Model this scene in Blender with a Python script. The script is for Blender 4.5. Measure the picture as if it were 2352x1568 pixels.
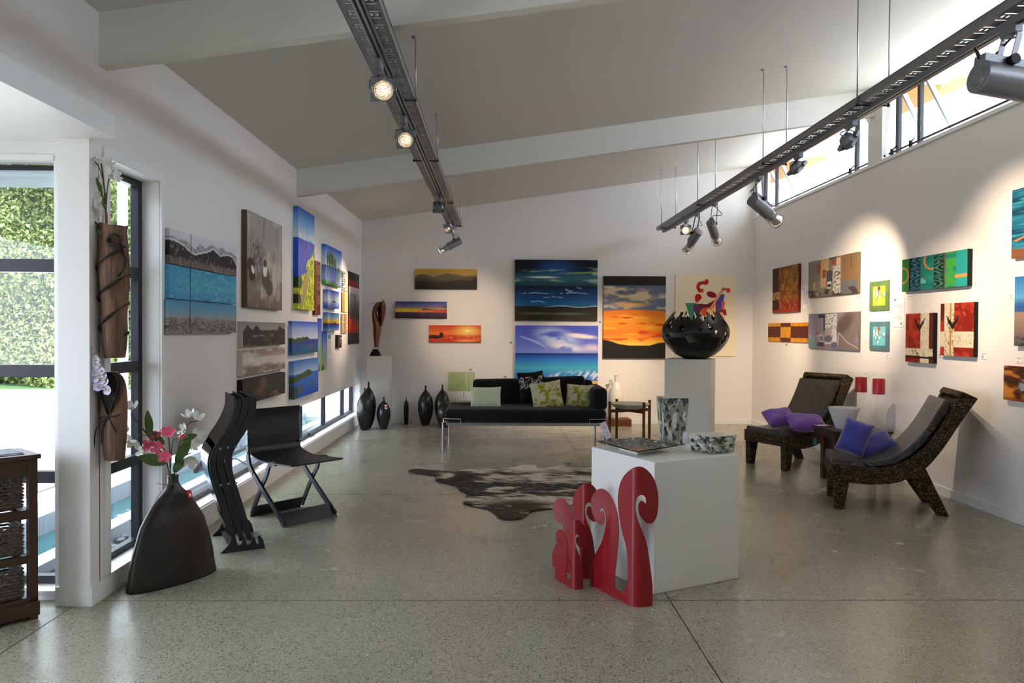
import bpy, bmesh, math, random
import numpy as np
from mathutils import Vector, Matrix
from math import sin, cos, pi, radians as R

S = bpy.context.scene
COL = S.collection
for o in list(bpy.data.objects):
    bpy.data.objects.remove(o)

# ---------------------------------------------------------------- camera, world, sun, exposure
YAW, PIT, ROL, F, H = 0.0178, -0.0152, 0.0055, 1742.5, 1.45
_f = Vector((sin(YAW), cos(YAW), 0)); _r = Vector((cos(YAW), -sin(YAW), 0)); _u = Vector((0, 0, 1))
fwd = _f * cos(PIT) + _u * sin(PIT)
up0 = -_f * sin(PIT) + _u * cos(PIT)
rgt = _r * cos(ROL) + up0 * sin(ROL)
up = -_r * sin(ROL) + up0 * cos(ROL)
cd = bpy.data.cameras.new('camera'); cam = bpy.data.objects.new('camera', cd); COL.objects.link(cam)
m = Matrix.Identity(4)
for i in range(3):
    m[i][0] = rgt[i]; m[i][1] = up[i]; m[i][2] = -fwd[i]
m[2][3] = H
cam.matrix_world = m
cd.sensor_width = 36; cd.lens = 36 * F / 2352; cd.clip_start = .05; cd.clip_end = 200
S.camera = cam

W = bpy.data.worlds.new('sky'); S.world = W; W.use_nodes = True
bg = W.node_tree.nodes['Background']
sky = W.node_tree.nodes.new('ShaderNodeTexSky'); sky.sky_type = 'HOSEK_WILKIE'
sky.sun_direction = Vector((.5, -.5, .8)).normalized(); sky.turbidity = 7; sky.ground_albedo = .5
mixw = W.node_tree.nodes.new('ShaderNodeMixRGB'); mixw.inputs[0].default_value = .9
mixw.inputs[2].default_value = (.78, .86, 1.04, 1)
W.node_tree.links.new(sky.outputs[0], mixw.inputs[1])
W.node_tree.links.new(mixw.outputs[0], bg.inputs[0])
bg.inputs[1].default_value = 1.15

sl = bpy.data.lights.new('sun', 'SUN'); sun = bpy.data.objects.new('sun', sl); COL.objects.link(sun)
sl.energy = 1.6; sl.angle = R(1.5); sl.color = (1, .97, .92)
sun.rotation_euler = (Vector((.5, -.5, .8))).to_track_quat('Z', 'Y').to_euler()

S.view_settings.view_transform = 'Standard'; S.view_settings.look = 'None'
S.view_settings.gamma = 1; S.view_settings.use_curve_mapping = False
S.view_settings.exposure = 3.2
SPOT = .62            # strength of the display lamps
cy = S.cycles
cy.max_bounces = 7; cy.diffuse_bounces = 5; cy.glossy_bounces = 3; cy.transmission_bounces = 6; cy.transparent_max_bounces = 12
cy.caustics_reflective = False; cy.caustics_refractive = False; cy.sample_clamp_indirect = 2.5; cy.use_denoising = True
try: cy.denoiser = 'OPENIMAGEDENOISE'
except Exception: pass
cy.denoising_input_passes = 'RGB_ALBEDO_NORMAL'; cy.denoising_prefilter = 'ACCURATE'
cy.use_adaptive_sampling = True; cy.adaptive_threshold = .01

# ---------------------------------------------------------------- room numbers
XL, XR, D = -2.12, 3.965, 11.77
ZC0, ZB = 3.115, .1474
def zc(x): return ZC0 + ZB * (x - XL)

# ---------------------------------------------------------------- helpers
def ray(px, py):
    u = (px - 1176) / F; v = (py - 784) / F
    c, s = cos(ROL), sin(ROL); u, v = u * c + v * s, -u * s + v * c
    x, y, z = u, 1., -v
    c, s = cos(PIT), sin(PIT); y, z = y * c - z * s, y * s + z * c
    c, s = cos(YAW), sin(YAW); x, y = x * c + y * s, -x * s + y * c
    return Vector((x, y, z))
def on(px, py, ax, val):
    r = ray(px, py); o = Vector((0, 0, H)); i = 'xyz'.index(ax)
    return o + r * ((val - o[i]) / r[i])
def fl(px, py, z=0): return on(px, py, 'z', z)

def lin(c):
    c = np.asarray(c, float) / 255.
    return np.where(c <= .04045, c / 12.92, ((c + .055) / 1.055) ** 2.4)

MATS = {}
def mat(name, col, rough=.5, metal=0, bump=0, bscale=50, var=0, vscale=8, spec=.5, emis=None, coat=0, trans=0, alpha=1, ior=1.45, sheen=0, col2=None):
    """col is sRGB 0-255; a noise drives a small colour variation and the bump"""
    if name in MATS: return MATS[name]
    m = bpy.data.materials.new(name); m.use_nodes = True
    nt = m.node_tree; b = nt.nodes['Principled BSDF']
    c = lin(col)
    b.inputs['Roughness'].default_value = rough; b.inputs['Metallic'].default_value = metal
    b.inputs['Specular IOR Level'].default_value = spec
    b.inputs['Coat Weight'].default_value = coat; b.inputs['Coat Roughness'].default_value = .08
    b.inputs['Transmission Weight'].default_value = trans; b.inputs['IOR'].default_value = ior
    b.inputs['Sheen Weight'].default_value = sheen; b.inputs['Alpha'].default_value = alpha
    tc = nt.nodes.new('ShaderNodeTexCoord')
    n = nt.nodes.new('ShaderNodeTexNoise'); n.inputs['Scale'].default_value = vscale; n.inputs['Detail'].default_value = 4
    nt.links.new(tc.outputs['Object'], n.inputs['Vector'])
    mx = nt.nodes.new('ShaderNodeMixRGB')
    c2 = lin(col2) if col2 is not None else c * (1 - var)
    mx.inputs[1].default_value = (*c, 1); mx.inputs[2].default_value = (*c2, 1)
    nt.links.new(n.outputs['Fac'], mx.inputs[0]); nt.links.new(mx.outputs[0], b.inputs['Base Color'])
    if bump:
        n2 = nt.nodes.new('ShaderNodeTexNoise'); n2.inputs['Scale'].default_value = bscale; n2.inputs['Detail'].default_value = 5
        nt.links.new(tc.outputs['Object'], n2.inputs['Vector'])
        bp = nt.nodes.new('ShaderNodeBump'); bp.inputs['Strength'].default_value = bump; bp.inputs['Distance'].default_value = .01
        nt.links.new(n2.outputs['Fac'], bp.inputs['Height']); nt.links.new(bp.outputs[0], b.inputs['Normal'])
    if emis:
        b.inputs['Emission Color'].default_value = (*lin(emis[0]), 1); b.inputs['Emission Strength'].default_value = emis[1]
    MATS[name] = m
    return m

def tree(m):
    nt = m.node_tree
    return nt, nt.nodes['Principled BSDF']

INV = {}
class MB:
    def __init__(s): s.v = []; s.f = []; s.c = None
    def add(s, vs, fs):
        k = len(s.v); s.v += [tuple(p) for p in vs]; s.f += [tuple(i + k for i in f) for f in fs]; return s
    def box(s, x0, x1, y0, y1, z0, z1):
        x0, x1 = sorted((x0, x1)); y0, y1 = sorted((y0, y1)); z0, z1 = sorted((z0, z1))
        v = [(x, y, z) for z in (z0, z1) for y in (y0, y1) for x in (x0, x1)]
        return s.add(v, [(0, 2, 3, 1), (4, 5, 7, 6), (0, 1, 5, 4), (2, 6, 7, 3), (0, 4, 6, 2), (1, 3, 7, 5)])
    def hexa(s, v):   # 8 corners, bottom 4 ccw then top 4
        return s.add(v, [(3, 2, 1, 0), (4, 5, 6, 7), (0, 1, 5, 4), (1, 2, 6, 5), (2, 3, 7, 6), (3, 0, 4, 7)])
    def bar(s, a, b, w, h, upv=(0, 0, 1)):
        a = Vector(a); b = Vector(b); d = (b - a).normalized(); upv = Vector(upv)
        if abs(d.dot(upv)) > .95: upv = Vector((0, 1, 0))
        r = d.cross(upv).normalized() * w / 2; u = r.cross(d).normalized() * h / 2
        return s.hexa([a - r - u, a + r - u, b + r - u, b - r - u, a - r + u, a + r + u, b + r + u, b - r + u])
    def tube(s, pts, r, n=8, cap=True, closed=False):
        pts = [Vector(p) for p in pts]; N = len(pts)
        rr = r if isinstance(r, (list, tuple)) else [r] * N
        t0 = (pts[1] - pts[0]).normalized(); a = t0.orthogonal().normalized()
        vs = []
        for i, p in enumerate(pts):
            if closed: t = (pts[(i + 1) % N] - pts[i - 1]).normalized()
            else: t = (pts[min(i + 1, N - 1)] - pts[max(i - 1, 0)]).normalized()
            a = (a - t * a.dot(t)).normalized(); b = t.cross(a)
            vs += [p + (a * cos(2 * pi * k / n) + b * sin(2 * pi * k / n)) * rr[i] for k in range(n)]
        fs = []
        for i in range(N if closed else N - 1):
            j = (i + 1) % N
            for k in range(n):
                fs.append((i * n + k, i * n + (k + 1) % n, j * n + (k + 1) % n, j * n + k))
        if cap and not closed:
            fs += [tuple(range(n))[::-1], tuple((N - 1) * n + k for k in range(n))]
        return s.add(vs, fs)
    def lathe(s, prof, c=(0, 0, 0), n=32, sx=1, sy=1, M3=None, cap=True):
        c = Vector(c); vs = []
        for r, z in prof:
            for k in range(n):
                p = Vector((r * sx * cos(2 * pi * k / n), r * sy * sin(2 * pi * k / n), z))
                if M3 is not None: p = M3 @ p
                vs.append(c + p)
        fs = []
        for i in range(len(prof) - 1):
            for k in range(n):
                fs.append((i * n + k, i * n + (k + 1) % n, (i + 1) * n + (k + 1) % n, (i + 1) * n + k))
        if cap:
            if prof[0][0] > 1e-4: fs.append(tuple(range(n))[::-1])
            if prof[-1][0] > 1e-4: fs.append(tuple((len(prof) - 1) * n + k for k in range(n)))
        return s.add(vs, fs)
    def prism(s, poly, a, b):     # a(p)->3d, b(p)->3d : extrude a flat outline
        n = len(poly); v = [a(p) for p in poly] + [b(p) for p in poly]
        return s.add(v, [tuple(range(n))[::-1], tuple(range(n, 2 * n))] + [(i, (i + 1) % n, n + (i + 1) % n, n + i) for i in range(n)])
    def strip(s, path, y0, y1, t):  # sheet of thickness t following path [(x,z)..], spanning y0..y1 ; t may be list
        P = [Vector((p[0], p[1])) for p in path]; N = len(P); A = []; B = []
        for i, p in enumerate(P):
            d = (P[min(i + 1, N - 1)] - P[max(i - 1, 0)]).normalized(); nn = Vector((-d.y, d.x)); tt = t[i] if isinstance(t, (list, tuple)) else t
            A.append(p + nn * tt / 2); B.append(p - nn * tt / 2)
        vs = []
        for i in range(N):
            for q, y in ((A[i], y0), (B[i], y0), (B[i], y1), (A[i], y1)): vs.append((q.x, y, q.y))
        fs = [(0, 1, 2, 3), tuple((N - 1) * 4 + k for k in (3, 2, 1, 0))]
        for i in range(N - 1):
            for k in range(4):
                fs.append((i * 4 + k, (i + 1) * 4 + k, (i + 1) * 4 + (k + 1) % 4, i * 4 + (k + 1) % 4))
        return s.add(vs, fs)
    def ball(s, c, r, n=10, sx=1, sy=1, sz=1):
        prof = [(sin(pi * i / n) * r, -cos(pi * i / n) * r * sz) for i in range(n + 1)]
        return s.lathe(prof, c, max(8, n + 2), sx, sy)
    def xf(s, M, k=0):
        s.v = s.v[:k] + [tuple(M @ Vector(p)) for p in s.v[k:]]; return s
    def obj(s, name, m, parent=None, world=False, smooth=False, bevel=0, bseg=2, sub=0, solid=0, auto=None):
        me = bpy.data.meshes.new(name)
        v = s.v
        if world and parent is not None:
            M = INV[parent.name]; v = [tuple(M @ Vector(p)) for p in v]
        me.from_pydata(v, [], s.f); me.update()
        bm = bmesh.new(); bm.from_mesh(me)
        bmesh.ops.recalc_face_normals(bm, faces=bm.faces); bm.to_mesh(me); bm.free()
        if s.c is not None:
            a = me.attributes.new('paint', 'FLOAT_COLOR', 'POINT')
            cc = np.ones((len(v), 4), np.float32); cc[:, :3] = s.c; a.data.foreach_set('color', cc.ravel())
        me.materials.append(m)
        if smooth:
            me.polygons.foreach_set('use_smooth', [True] * len(me.polygons))
            if smooth != 'all': me.set_sharp_from_angle(angle=R(40))
        o = bpy.data.objects.new(name, me); COL.objects.link(o)
        if parent is not None: o.parent = parent
        if bevel:
            b = o.modifiers.new('bevel', 'BEVEL'); b.width = bevel; b.segments = bseg; b.limit_method = 'ANGLE'; b.angle_limit = R(40); b.harden_normals = False
            if smooth is False and bseg > 1:
                me.polygons.foreach_set('use_smooth', [True] * len(me.polygons)); me.set_sharp_from_angle(angle=R(80))
        if solid:
            b = o.modifiers.new('solid', 'SOLIDIFY'); b.thickness = solid; b.offset = 0
        if sub:
            b = o.modifiers.new('sub', 'SUBSURF'); b.levels = sub; b.render_levels = sub
        return o

def tag(o, label=None, cat=None, group=None, kind=None):
    if label: o['label'] = label
    if cat: o['category'] = cat
    if group: o['group'] = group
    if kind: o['kind'] = kind
    return o
def thing(name, label, cat, loc=(0, 0, 0), rz=0, group=None):
    o = bpy.data.objects.new(name, None); COL.objects.link(o); o.empty_display_size = .1
    o.location = loc; o.rotation_euler = (0, 0, rz)
    INV[o.name] = (Matrix.Translation(Vector(loc)) @ Matrix.Rotation(rz, 4, 'Z')).inverted()
    return tag(o, label, cat, group)
def struct(name, mb, m, **k):
    return tag(mb.obj(name, m, **k), kind='structure')
def trimesh(poly):
    from mathutils.geometry import delaunay_2d_cdt
    r = delaunay_2d_cdt([Vector(p) for p in poly], [], [list(range(len(poly)))], 1, 1e-5); bm = bmesh.new(); return bm, r[0], r[2]
def catmull(P, k=6, closed=False):
    P = [tuple(p) for p in P]; n = len(P); out = []
    rng = range(n) if closed else range(n - 1)
    for i in rng:
        if closed: a, b, c, d = (P[(i - 1) % n], P[i], P[(i + 1) % n], P[(i + 2) % n])
        else: a, b, c, d = P[max(i - 1, 0)], P[i], P[i + 1], P[min(i + 2, n - 1)]
        for j in range(k):
            t = j / k
            out.append(tuple(.5 * (2 * b[q] + (c[q] - a[q]) * t + (2 * a[q] - 5 * b[q] + 4 * c[q] - d[q]) * t * t + (3 * b[q] - a[q] - 3 * c[q] + d[q]) * t ** 3) for q in range(len(b))))
    if not closed: out.append(P[-1])
    return out

# ---------------------------------------------------------------- materials
def wall_mat(name, col, rough=.85):
    m = mat(name, col, rough, bump=.06, bscale=220, var=.03, vscale=1.5, spec=.25); return m
PLASTER = wall_mat('painted_plaster', (231, 226, 222))
CEILM = wall_mat('ceiling_paint', (219, 215, 209), .9); BEAMM = wall_mat('beam_paint', (228, 226, 218), .8)
TRIMM = mat('white_gloss_trim', (232, 232, 230), .45, var=.02, spec=.4)
ALU = mat('dark_grey_aluminium', (38, 41, 46), .4, metal=.3, var=.1)
BLACKRUB = mat('black_rubber', (16, 16, 18), .6)
STEEL = mat('brushed_steel', (176, 178, 180), .28, metal=1, var=.12, vscale=30)
CHROME = mat('chrome', (215, 215, 218), .08, metal=1)
GALV = mat('galvanised_steel', (150, 152, 154), .42, metal=.75, var=.25, vscale=60)
LAMPG = mat('lamp_grey_paint', (134, 136, 142), .4, metal=.55, var=.05)
BULB = mat('lit_bulb', (255, 240, 215), .3, emis=((255, 226, 190), 1.0))
BULBH = mat('hot_bulb', (255, 240, 215), .3, emis=((255, 232, 200), 4))
REFL = mat('lamp_reflector', (225, 222, 215), .12, metal=1, bump=.5, bscale=90)
PEDW = mat('white_plinth_paint', (222, 221, 216), .5, var=.03, vscale=3, spec=.35, bump=.03, bscale=120)

def floor_mat():
    m = mat('polished_terrazzo', (140, 142, 128), .2, spec=.5); nt, b = tree(m)
    N = nt.nodes; Lk = nt.links.new
    geo = N.new('ShaderNodeNewGeometry')
    def nz(scale, det=2):
        n = N.new('ShaderNodeTexNoise'); n.inputs['Scale'].default_value = scale; n.inputs['Detail'].default_value = det; Lk(geo.outputs['Position'], n.inputs['Vector']); return n
    def ramp(src, stops):
        r = N.new('ShaderNodeValToRGB'); e = r.color_ramp.elements
        e[0].position, e[0].color = stops[0][0], (*stops[0][1], 1); e[1].position, e[1].color = stops[1][0], (*stops[1][1], 1)
        for p, c in stops[2:]:
            q = e.new(p); q.color = (*c, 1)
        Lk(src, r.inputs[0]); return r
    base = ramp(nz(1.1, 5).outputs['Fac'], [(.3, lin((150, 147, 128))), (.7, lin((168, 163, 144)))])
    v = N.new('ShaderNodeTexVoronoi'); v.inputs['Scale'].default_value = 105; v.inputs['Randomness'].default_value = 1; Lk(geo.outputs['Position'], v.inputs['Vector'])
    sep = N.new('ShaderNodeSeparateColor'); Lk(v.outputs['Color'], sep.inputs[0])
    chipc = ramp(sep.outputs[0], [(0, lin((52, 50, 44))), (.12, lin((82, 78, 66))), (.22, lin((134, 130, 114))), (.5, lin((154, 149, 132))), (.85, lin((170, 164, 148))), (1, lin((196, 190, 174)))])
    edge = ramp(v.outputs['Distance'], [(.3, (1, 1, 1)), (.48, (0, 0, 0))])
    mx = N.new('ShaderNodeMixRGB'); Lk(edge.outputs[0], mx.inputs[0]); Lk(base.outputs[0], mx.inputs[1]); Lk(chipc.outputs[0], mx.inputs[2])
    v2 = N.new('ShaderNodeTexVoronoi'); v2.inputs['Scale'].default_value = 210; Lk(geo.outputs['Position'], v2.inputs['Vector'])
    s2 = N.new('ShaderNodeSeparateColor'); Lk(v2.outputs['Color'], s2.inputs[0])
    sp = ramp(s2.outputs[1], [(.8, (0, 0, 0)), (.86, (1, 1, 1))])
    mul = N.new('ShaderNodeMath'); mul.operation = 'MULTIPLY'; mul.inputs[1].default_value = .5; Lk(sp.outputs[0], mul.inputs[0])
    mx2 = N.new('ShaderNodeMixRGB'); Lk(mul.outputs[0], mx2.inputs[0]); Lk(mx.outputs[0], mx2.inputs[1]); mx2.inputs[2].default_value = (*lin((70, 68, 62)), 1)
    Lk(mx2.outputs[0], b.inputs['Base Color'])
    rr = ramp(nz(3, 4).outputs['Fac'], [(.3, (.2, .2, .2)), (.75, (.31, .31, .31))]); Lk(rr.outputs[0], b.inputs['Roughness'])
    bp = N.new('ShaderNodeBump'); bp.inputs['Strength'].default_value = .05; bp.inputs['Distance'].default_value = .004
    Lk(nz(14, 3).outputs['Fac'], bp.inputs['Height']); Lk(bp.outputs[0], b.inputs['Normal'])
    return m
FLOORM = floor_mat()

def schlick(nt, f0, k=1.0):
    lw = nt.nodes.new('ShaderNodeLayerWeight'); lw.inputs[0].default_value = .5
    pw_ = nt.nodes.new('ShaderNodeMath'); pw_.operation = 'POWER'; pw_.inputs[1].default_value = 5; nt.links.new(lw.outputs['Facing'], pw_.inputs[0])
    ma = nt.nodes.new('ShaderNodeMath'); ma.operation = 'MULTIPLY_ADD'; ma.inputs[1].default_value = (1 - f0) * k; ma.inputs[2].default_value = f0; nt.links.new(pw_.outputs[0], ma.inputs[0])
    return ma
def glass_mat():
    m = bpy.data.materials.new('window_glass'); m.use_nodes = True; nt = m.node_tree
    for n in list(nt.nodes): nt.nodes.remove(n)
    out = nt.nodes.new('ShaderNodeOutputMaterial'); t = nt.nodes.new('ShaderNodeBsdfTransparent'); g = nt.nodes.new('ShaderNodeBsdfGlossy')
    t.inputs[0].default_value = (.93, .97, .96, 1); g.inputs['Roughness'].default_value = .01
    fr = schlick(nt, .04)
    mx = nt.nodes.new('ShaderNodeMixShader')
    nt.links.new(fr.outputs[0], mx.inputs[0]); nt.links.new(t.outputs[0], mx.inputs[1]); nt.links.new(g.outputs[0], mx.inputs[2]); nt.links.new(mx.outputs[0], out.inputs[0])
    return m
GLASS = glass_mat()

# ---------------------------------------------------------------- room shell
YB = -2.5                                                  # wall behind the photographer
XA = -4.6                                                  # far side of the low alcove on the left
Y1, Y2, BD = 4.07, 7.99, .282                              # the two ceiling beams
fm = MB(); fm.box(-2.25, XR + .2, YB - .2, D + .2, -.12, 0); fm.box(XA - .2, -2.25, YB - .2, 4.2, -.12, 0); struct('floor', fm, FLOORM)
cm = MB(); cm.hexa([(XL, YB, zc(XL)), (XR + .3, YB, zc(XR + .3)), (XR + .3, D + .2, zc(XR + .3)), (XL, D + .2, zc(XL)),
         (XL, YB, zc(XL) + .15), (XR + .3, YB, zc(XR + .3) + .15), (XR + .3, D + .2, zc(XR + .3) + .15), (XL, D + .2, zc(XL) + .15)])
cm.hexa([(XL - .35, YB, zc(XL) - .05), (XL, YB, zc(XL)), (XL, D + .2, zc(XL)), (XL - .35, D + .2, zc(XL) - .05), (XL - .35, YB, zc(XL) + .1), (XL, YB, zc(XL) + .15), (XL, D + .2, zc(XL) + .15), (XL - .35, D + .2, zc(XL) + .1)])
struct('ceiling', cm, CEILM)
ev = MB(); ev.box(XR + .3, XR + .72, YB, D + .2, 4.07, 4.15); struct('roof_eave', ev, mat('eave_lining', (236, 234, 226), .7, var=.03))
wb = MB(); wb.box(XL - .25, XR + .2, D, D + .2, 0, 4.2); struct('wall_back', wb, PLASTER)
# left wall: lintel over the alcove, post, tall window bay, long wall over the low window
T = .13
wl = MB()
wl.box(XL - T, XL, 4.063, 4.162, 0, 2.36); wl.box(XL - .02, XL, 3.98, 4.07, 0, 2.36)                     # narrow pier beside the tall window
wl.box(XL - T + .001, XL, 3.98, 4.79, 2.36, 3.2)
wl.box(XL - T, XL, 4.162, 4.79, 0, .11)
wl.box(XL - T, XL, 4.79, 4.9, 0, 3.2)
wl.box(XL - T, XL, 4.9, 11.65, .62, 3.2)
wl.box(XL - T, XL, 4.9, 11.65, 0, .175)
wl.box(XL - T, XL, 11.65, D, 0, 3.2)
wl.box(XL - T, XL, YB, 3.98, 2.546, 3.2)
struct('wall_left', wl, PLASTER)
po = MB(); po.box(-2.283, XL - .001, 3.972, 4.062, 0, 2.429); po.box(-2.283, XL - T - .001, 4.055, 4.16, 0, 2.429); struct('wall_pier', po, TRIMM)
# alcove: wall with window facing the camera, low ceiling
wa = MB(); wa.box(-2.352, -2.284, 4.06, 4.2, 0, 2.43); wa.box(XA, -2.352, 4.06, 4.2, 2.36, 2.43); wa.box(XA, -2.352, 4.06, 4.2, 0, .045); wa.box(XA - .16, XA + .6, 4.061, 4.2, 0, 2.429)
struct('wall_alcove', wa, TRIMM)
al = MB(); al.box(XA - .15, -1.99, YB, 3.98, 2.43, 2.545); al.box(XA - .15, XL - T, 3.98, 4.2, 2.43, 2.545); struct('ceiling_alcove', al, TRIMM)
wv = MB(); wv.box(XA - .15, XA, YB, 4.06, 0, .3); wv.box(XA - .15, XA, YB, 4.06, 2.3, 2.43); wv.box(XA - .15, XA, YB, -.5, 0, 2.43); wv.box(XA - .15, XA, 3.2, 4.06, 0, 2.43)
struct('wall_side', wv, PLASTER)
# wall behind the photographer
wr = MB(); wr.box(XA - .15, XR + .2, YB - .2, YB, 0, 4.2)
struct('wall_front', wr, PLASTER)
# right wall with the clerestory band
ZS = 3.23
wq = MB(); wq.box(XR, XR + .2, YB, D, 0, ZS)
for a, b in ((YB, -.2), (3.66, 4.32), (7.83, 8.13), (11.62, D)): wq.box(XR, XR + .2, a, b, ZS, zc(XR) + .1)
wq.hexa([(XR, YB, zc(XR) - .06), (XR + .2, YB, zc(XR) - .06), (XR + .2, D, zc(XR) - .06), (XR, D, zc(XR) - .06), (XR, YB, zc(XR) + .1), (XR + .2, YB, zc(XR) + .1), (XR + .2, D, zc(XR) + .1), (XR, D, zc(XR) + .1)])
struct('wall_right', wq, PLASTER)
si = MB(); si.box(XR - .012, XR + .2, YB, D, ZS - .03, ZS + .004); struct('trim_1', si, TRIMM)
# beams
for i, yb in enumerate((.15, Y1, Y2)):
    b = MB(); x0, x1 = XL, XR
    b.hexa([(x0, yb, zc(x0) - BD), (x1, yb, zc(x1) - BD), (x1, yb + .08, zc(x1) - BD), (x0, yb + .08, zc(x0) - BD),
            (x0, yb, zc(x0) + .02), (x1, yb, zc(x1) + .02), (x1, yb + .08, zc(x1) + .02), (x0, yb + .08, zc(x0) + .02)])
    struct('beam', b, BEAMM)
# baseboards
bb = MB(); bb.box(XL, XR, D - .014, D, 0, .075); struct('baseboard_back', bb, TRIMM)
bb = MB(); bb.box(XR - .014, XR, YB, D, 0, .075); struct('baseboard_right', bb, TRIMM)
bb = MB(); bb.box(XL - .003, XL + .013, 3.98, 5.0, 0, .1); bb.box(-2.297, XL + .013, 3.964, 3.98, 0, .1); bb.box(-2.297, -2.284, 3.98, 4.06, 0, .1); struct('baseboard_left', bb, TRIMM)
# saw-cut floor joints
SEAM = mat('floor_joint', (58, 54, 46), .7)
for k, y in enumerate((4.046, 6.671, 9.863, 1.4)):
    b = MB(); b.box(-2.3 if y != 4.046 else -2.1, XR - .02, y - .003, y + .003, 0, .0006); struct('floor_joint', b, SEAM)
for x, y0 in ((.929, YB), (-2.205, YB)):
    b = MB(); b.box(x - .003, x + .003, y0, D - .02 if x > 0 else 3.95, 0, .0006); struct('floor_joint', b, SEAM)

# --------------------------------------------------------- windows
def pane(g, q): g.add(q, [(0, 1, 2, 3)])
def window(n, frame, glass, extra=None):
    w = bpy.data.objects.new('window_%d' % n, None); COL.objects.link(w); INV[w.name] = Matrix.Identity(4); tag(w, kind='structure')
    frame.obj('window_frame', ALU, w, bevel=.002, bseg=1); glass.obj('glass', GLASS, w)
    return w
TZ = [(1.75, 1.82), (1.18, 1.247), (.605, .668)]
# tall window in the left wall
f = MB(); X0, X1 = XL - T - .03, XL - T + .02
f.box(X0, X1, 4.162, 4.2, .11, 2.36); f.box(X0, X1, 4.74, 4.79, .11, 2.36); f.box(X0, X1, 4.2, 4.74, .11, .15); f.box(X0, X1, 4.2, 4.74, 2.32, 2.36)
for a, b in TZ: f.box(X0, X1, 4.2, 4.74, a, b)
g = MB()
zz = [.15] + [q for p in TZ[::-1] for q in p] + [2.32]
for a, b in zip(zz[::2], zz[1::2]): pane(g, [(X0 + .02, 4.2, a), (X0 + .02, 4.74, a), (X0 + .02, 4.74, b), (X0 + .02, 4.2, b)])
w1 = window(1, f, g)
s_ = MB(); s_.box(XL - T, XL + .012, 4.15, 4.80, .095, .112); s_.obj('window_sill', TRIMM, w1)
s_ = MB(); s_.box(XL - .002, XL + .012, 4.10, 4.162, .112, 2.42); s_.box(XL - .002, XL + .012, 4.79, 4.835, .0, 2.42); s_.box(XL - .002, XL + .012, 4.162, 4.79, 2.36, 2.42); s_.obj('window_casing', TRIMM, w1)
# alcove window facing the camera
f = MB(); A0, A1 = 4.15, 4.2; XW = -2.352
f.box(XW - .02, XW, A0, A1, .045, 2.36); f.box(XA + .6, XW, A0, A1, 2.29, 2.325); f.box(XA + .6, XW, A0, A1, .06, .1)
for a, b in TZ: f.box(XA + .6, XW, A0, A1, a, b)
f.box(XA + .6, XA + .65, A0, A1, .045, 2.36)
g = MB(); pane(g, [(XA + .65, 4.17, .1), (XW - .02, 4.17, .1), (XW - .02, 4.17, 2.29), (XA + .65, 4.17, 2.29)])
w2 = window(2, f, g)
s_ = MB(); s_.box(XA + .6, XW, 4.05, 4.2, .035, .052); s_.box(XA + .6, XW, 4.05, 4.16, 2.33, 2.36); s_.obj('window_sill', TRIMM, w2)
bl = MB(); bl.tube([(XA + .66, 4.13, 2.27), (XW - .02, 4.13, 2.27)], .022, 10); bl.box(XA + .66, XW - .02, 4.128, 4.131, 2.2, 2.27)
bl.obj('roller_blind', mat('blind_cloth', (196, 214, 220), .7, var=.05), w2)
# low ribbon window
f = MB(); L0, L1 = 4.9, 11.65
f.box(X0, X1, L0, L1, .175, .215); f.box(X0, X1, L0, L1, .59, .62)
for y in (4.9, 6.35, 8.62, 9.78, 10.96, 11.61):
    f.box(X0, X1, y, y + .05, .215, .59)
g = MB()
for a, b in ((4.95, 6.35), (8.67, 9.78), (9.83, 10.96), (11.01, 11.61)): pane(g, [(X0 + .02, a, .215), (X0 + .02, b, .215), (X0 + .02, b, .59), (X0 + .02, a, .59)])
w3 = window(3, f, g)
s_ = MB(); s_.hexa([(XL - T, L0, .16), (XL + .012, L0, .15), (XL + .012, L1, .15), (XL - T, L1, .16), (XL - T, L0, .178), (XL + .012, L0, .165), (XL + .012, L1, .165), (XL - T, L1, .178)])
s_.box(XL - T, XL, L0 - .001, L0 + .012, .17, .62); s_.obj('window_sill', TRIMM, w3)
# opened awning sashes, pushed outwards at the bottom, with their stays
for ya, yb in ((6.4, 8.6),):
    sa = MB(); dx, zb = -.26, .25
    hin = Vector((X0, 0, .585)); bot = Vector((X0 + dx, 0, zb))
    for y in (ya + .02, yb - .02):
        sa.bar((hin.x, y, hin.z), (bot.x, y, bot.z), .035, .03, (0, 1, 0))
    sa.bar((bot.x, ya, bot.z), (bot.x, yb, bot.z), .03, .035); sa.bar((hin.x, ya, hin.z), (hin.x, yb, hin.z), .03, .03)
    sa.obj('opening_sash', ALU, w3)
    gl = MB(); gl.add([(hin.x, ya, hin.z), (hin.x, yb, hin.z), (bot.x, yb, bot.z), (bot.x, ya, bot.z)], [(0, 1, 2, 3)]); gl.obj('sash_glass', GLASS, w3)
    st = MB(); st.tube(catmull([(X0, yb - .15, .3), (X0 - .06, yb - .17, .36), (X0 - .09, yb - .12, .47)], 5), .006, 6)
    st.tube([(X0 + .03, ya + .5, .2), (X0 - .1, ya + .55, .26), (X0 - .24, ya + .6, .26)], .007, 6); st.box(X1, X1 + .02, ya + .42, ya + .6, .2, .225); st.box(X1, X1 + .02, 8.95, 9.15, .2, .225); st.obj('window_stay', ALU, w3)
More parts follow.
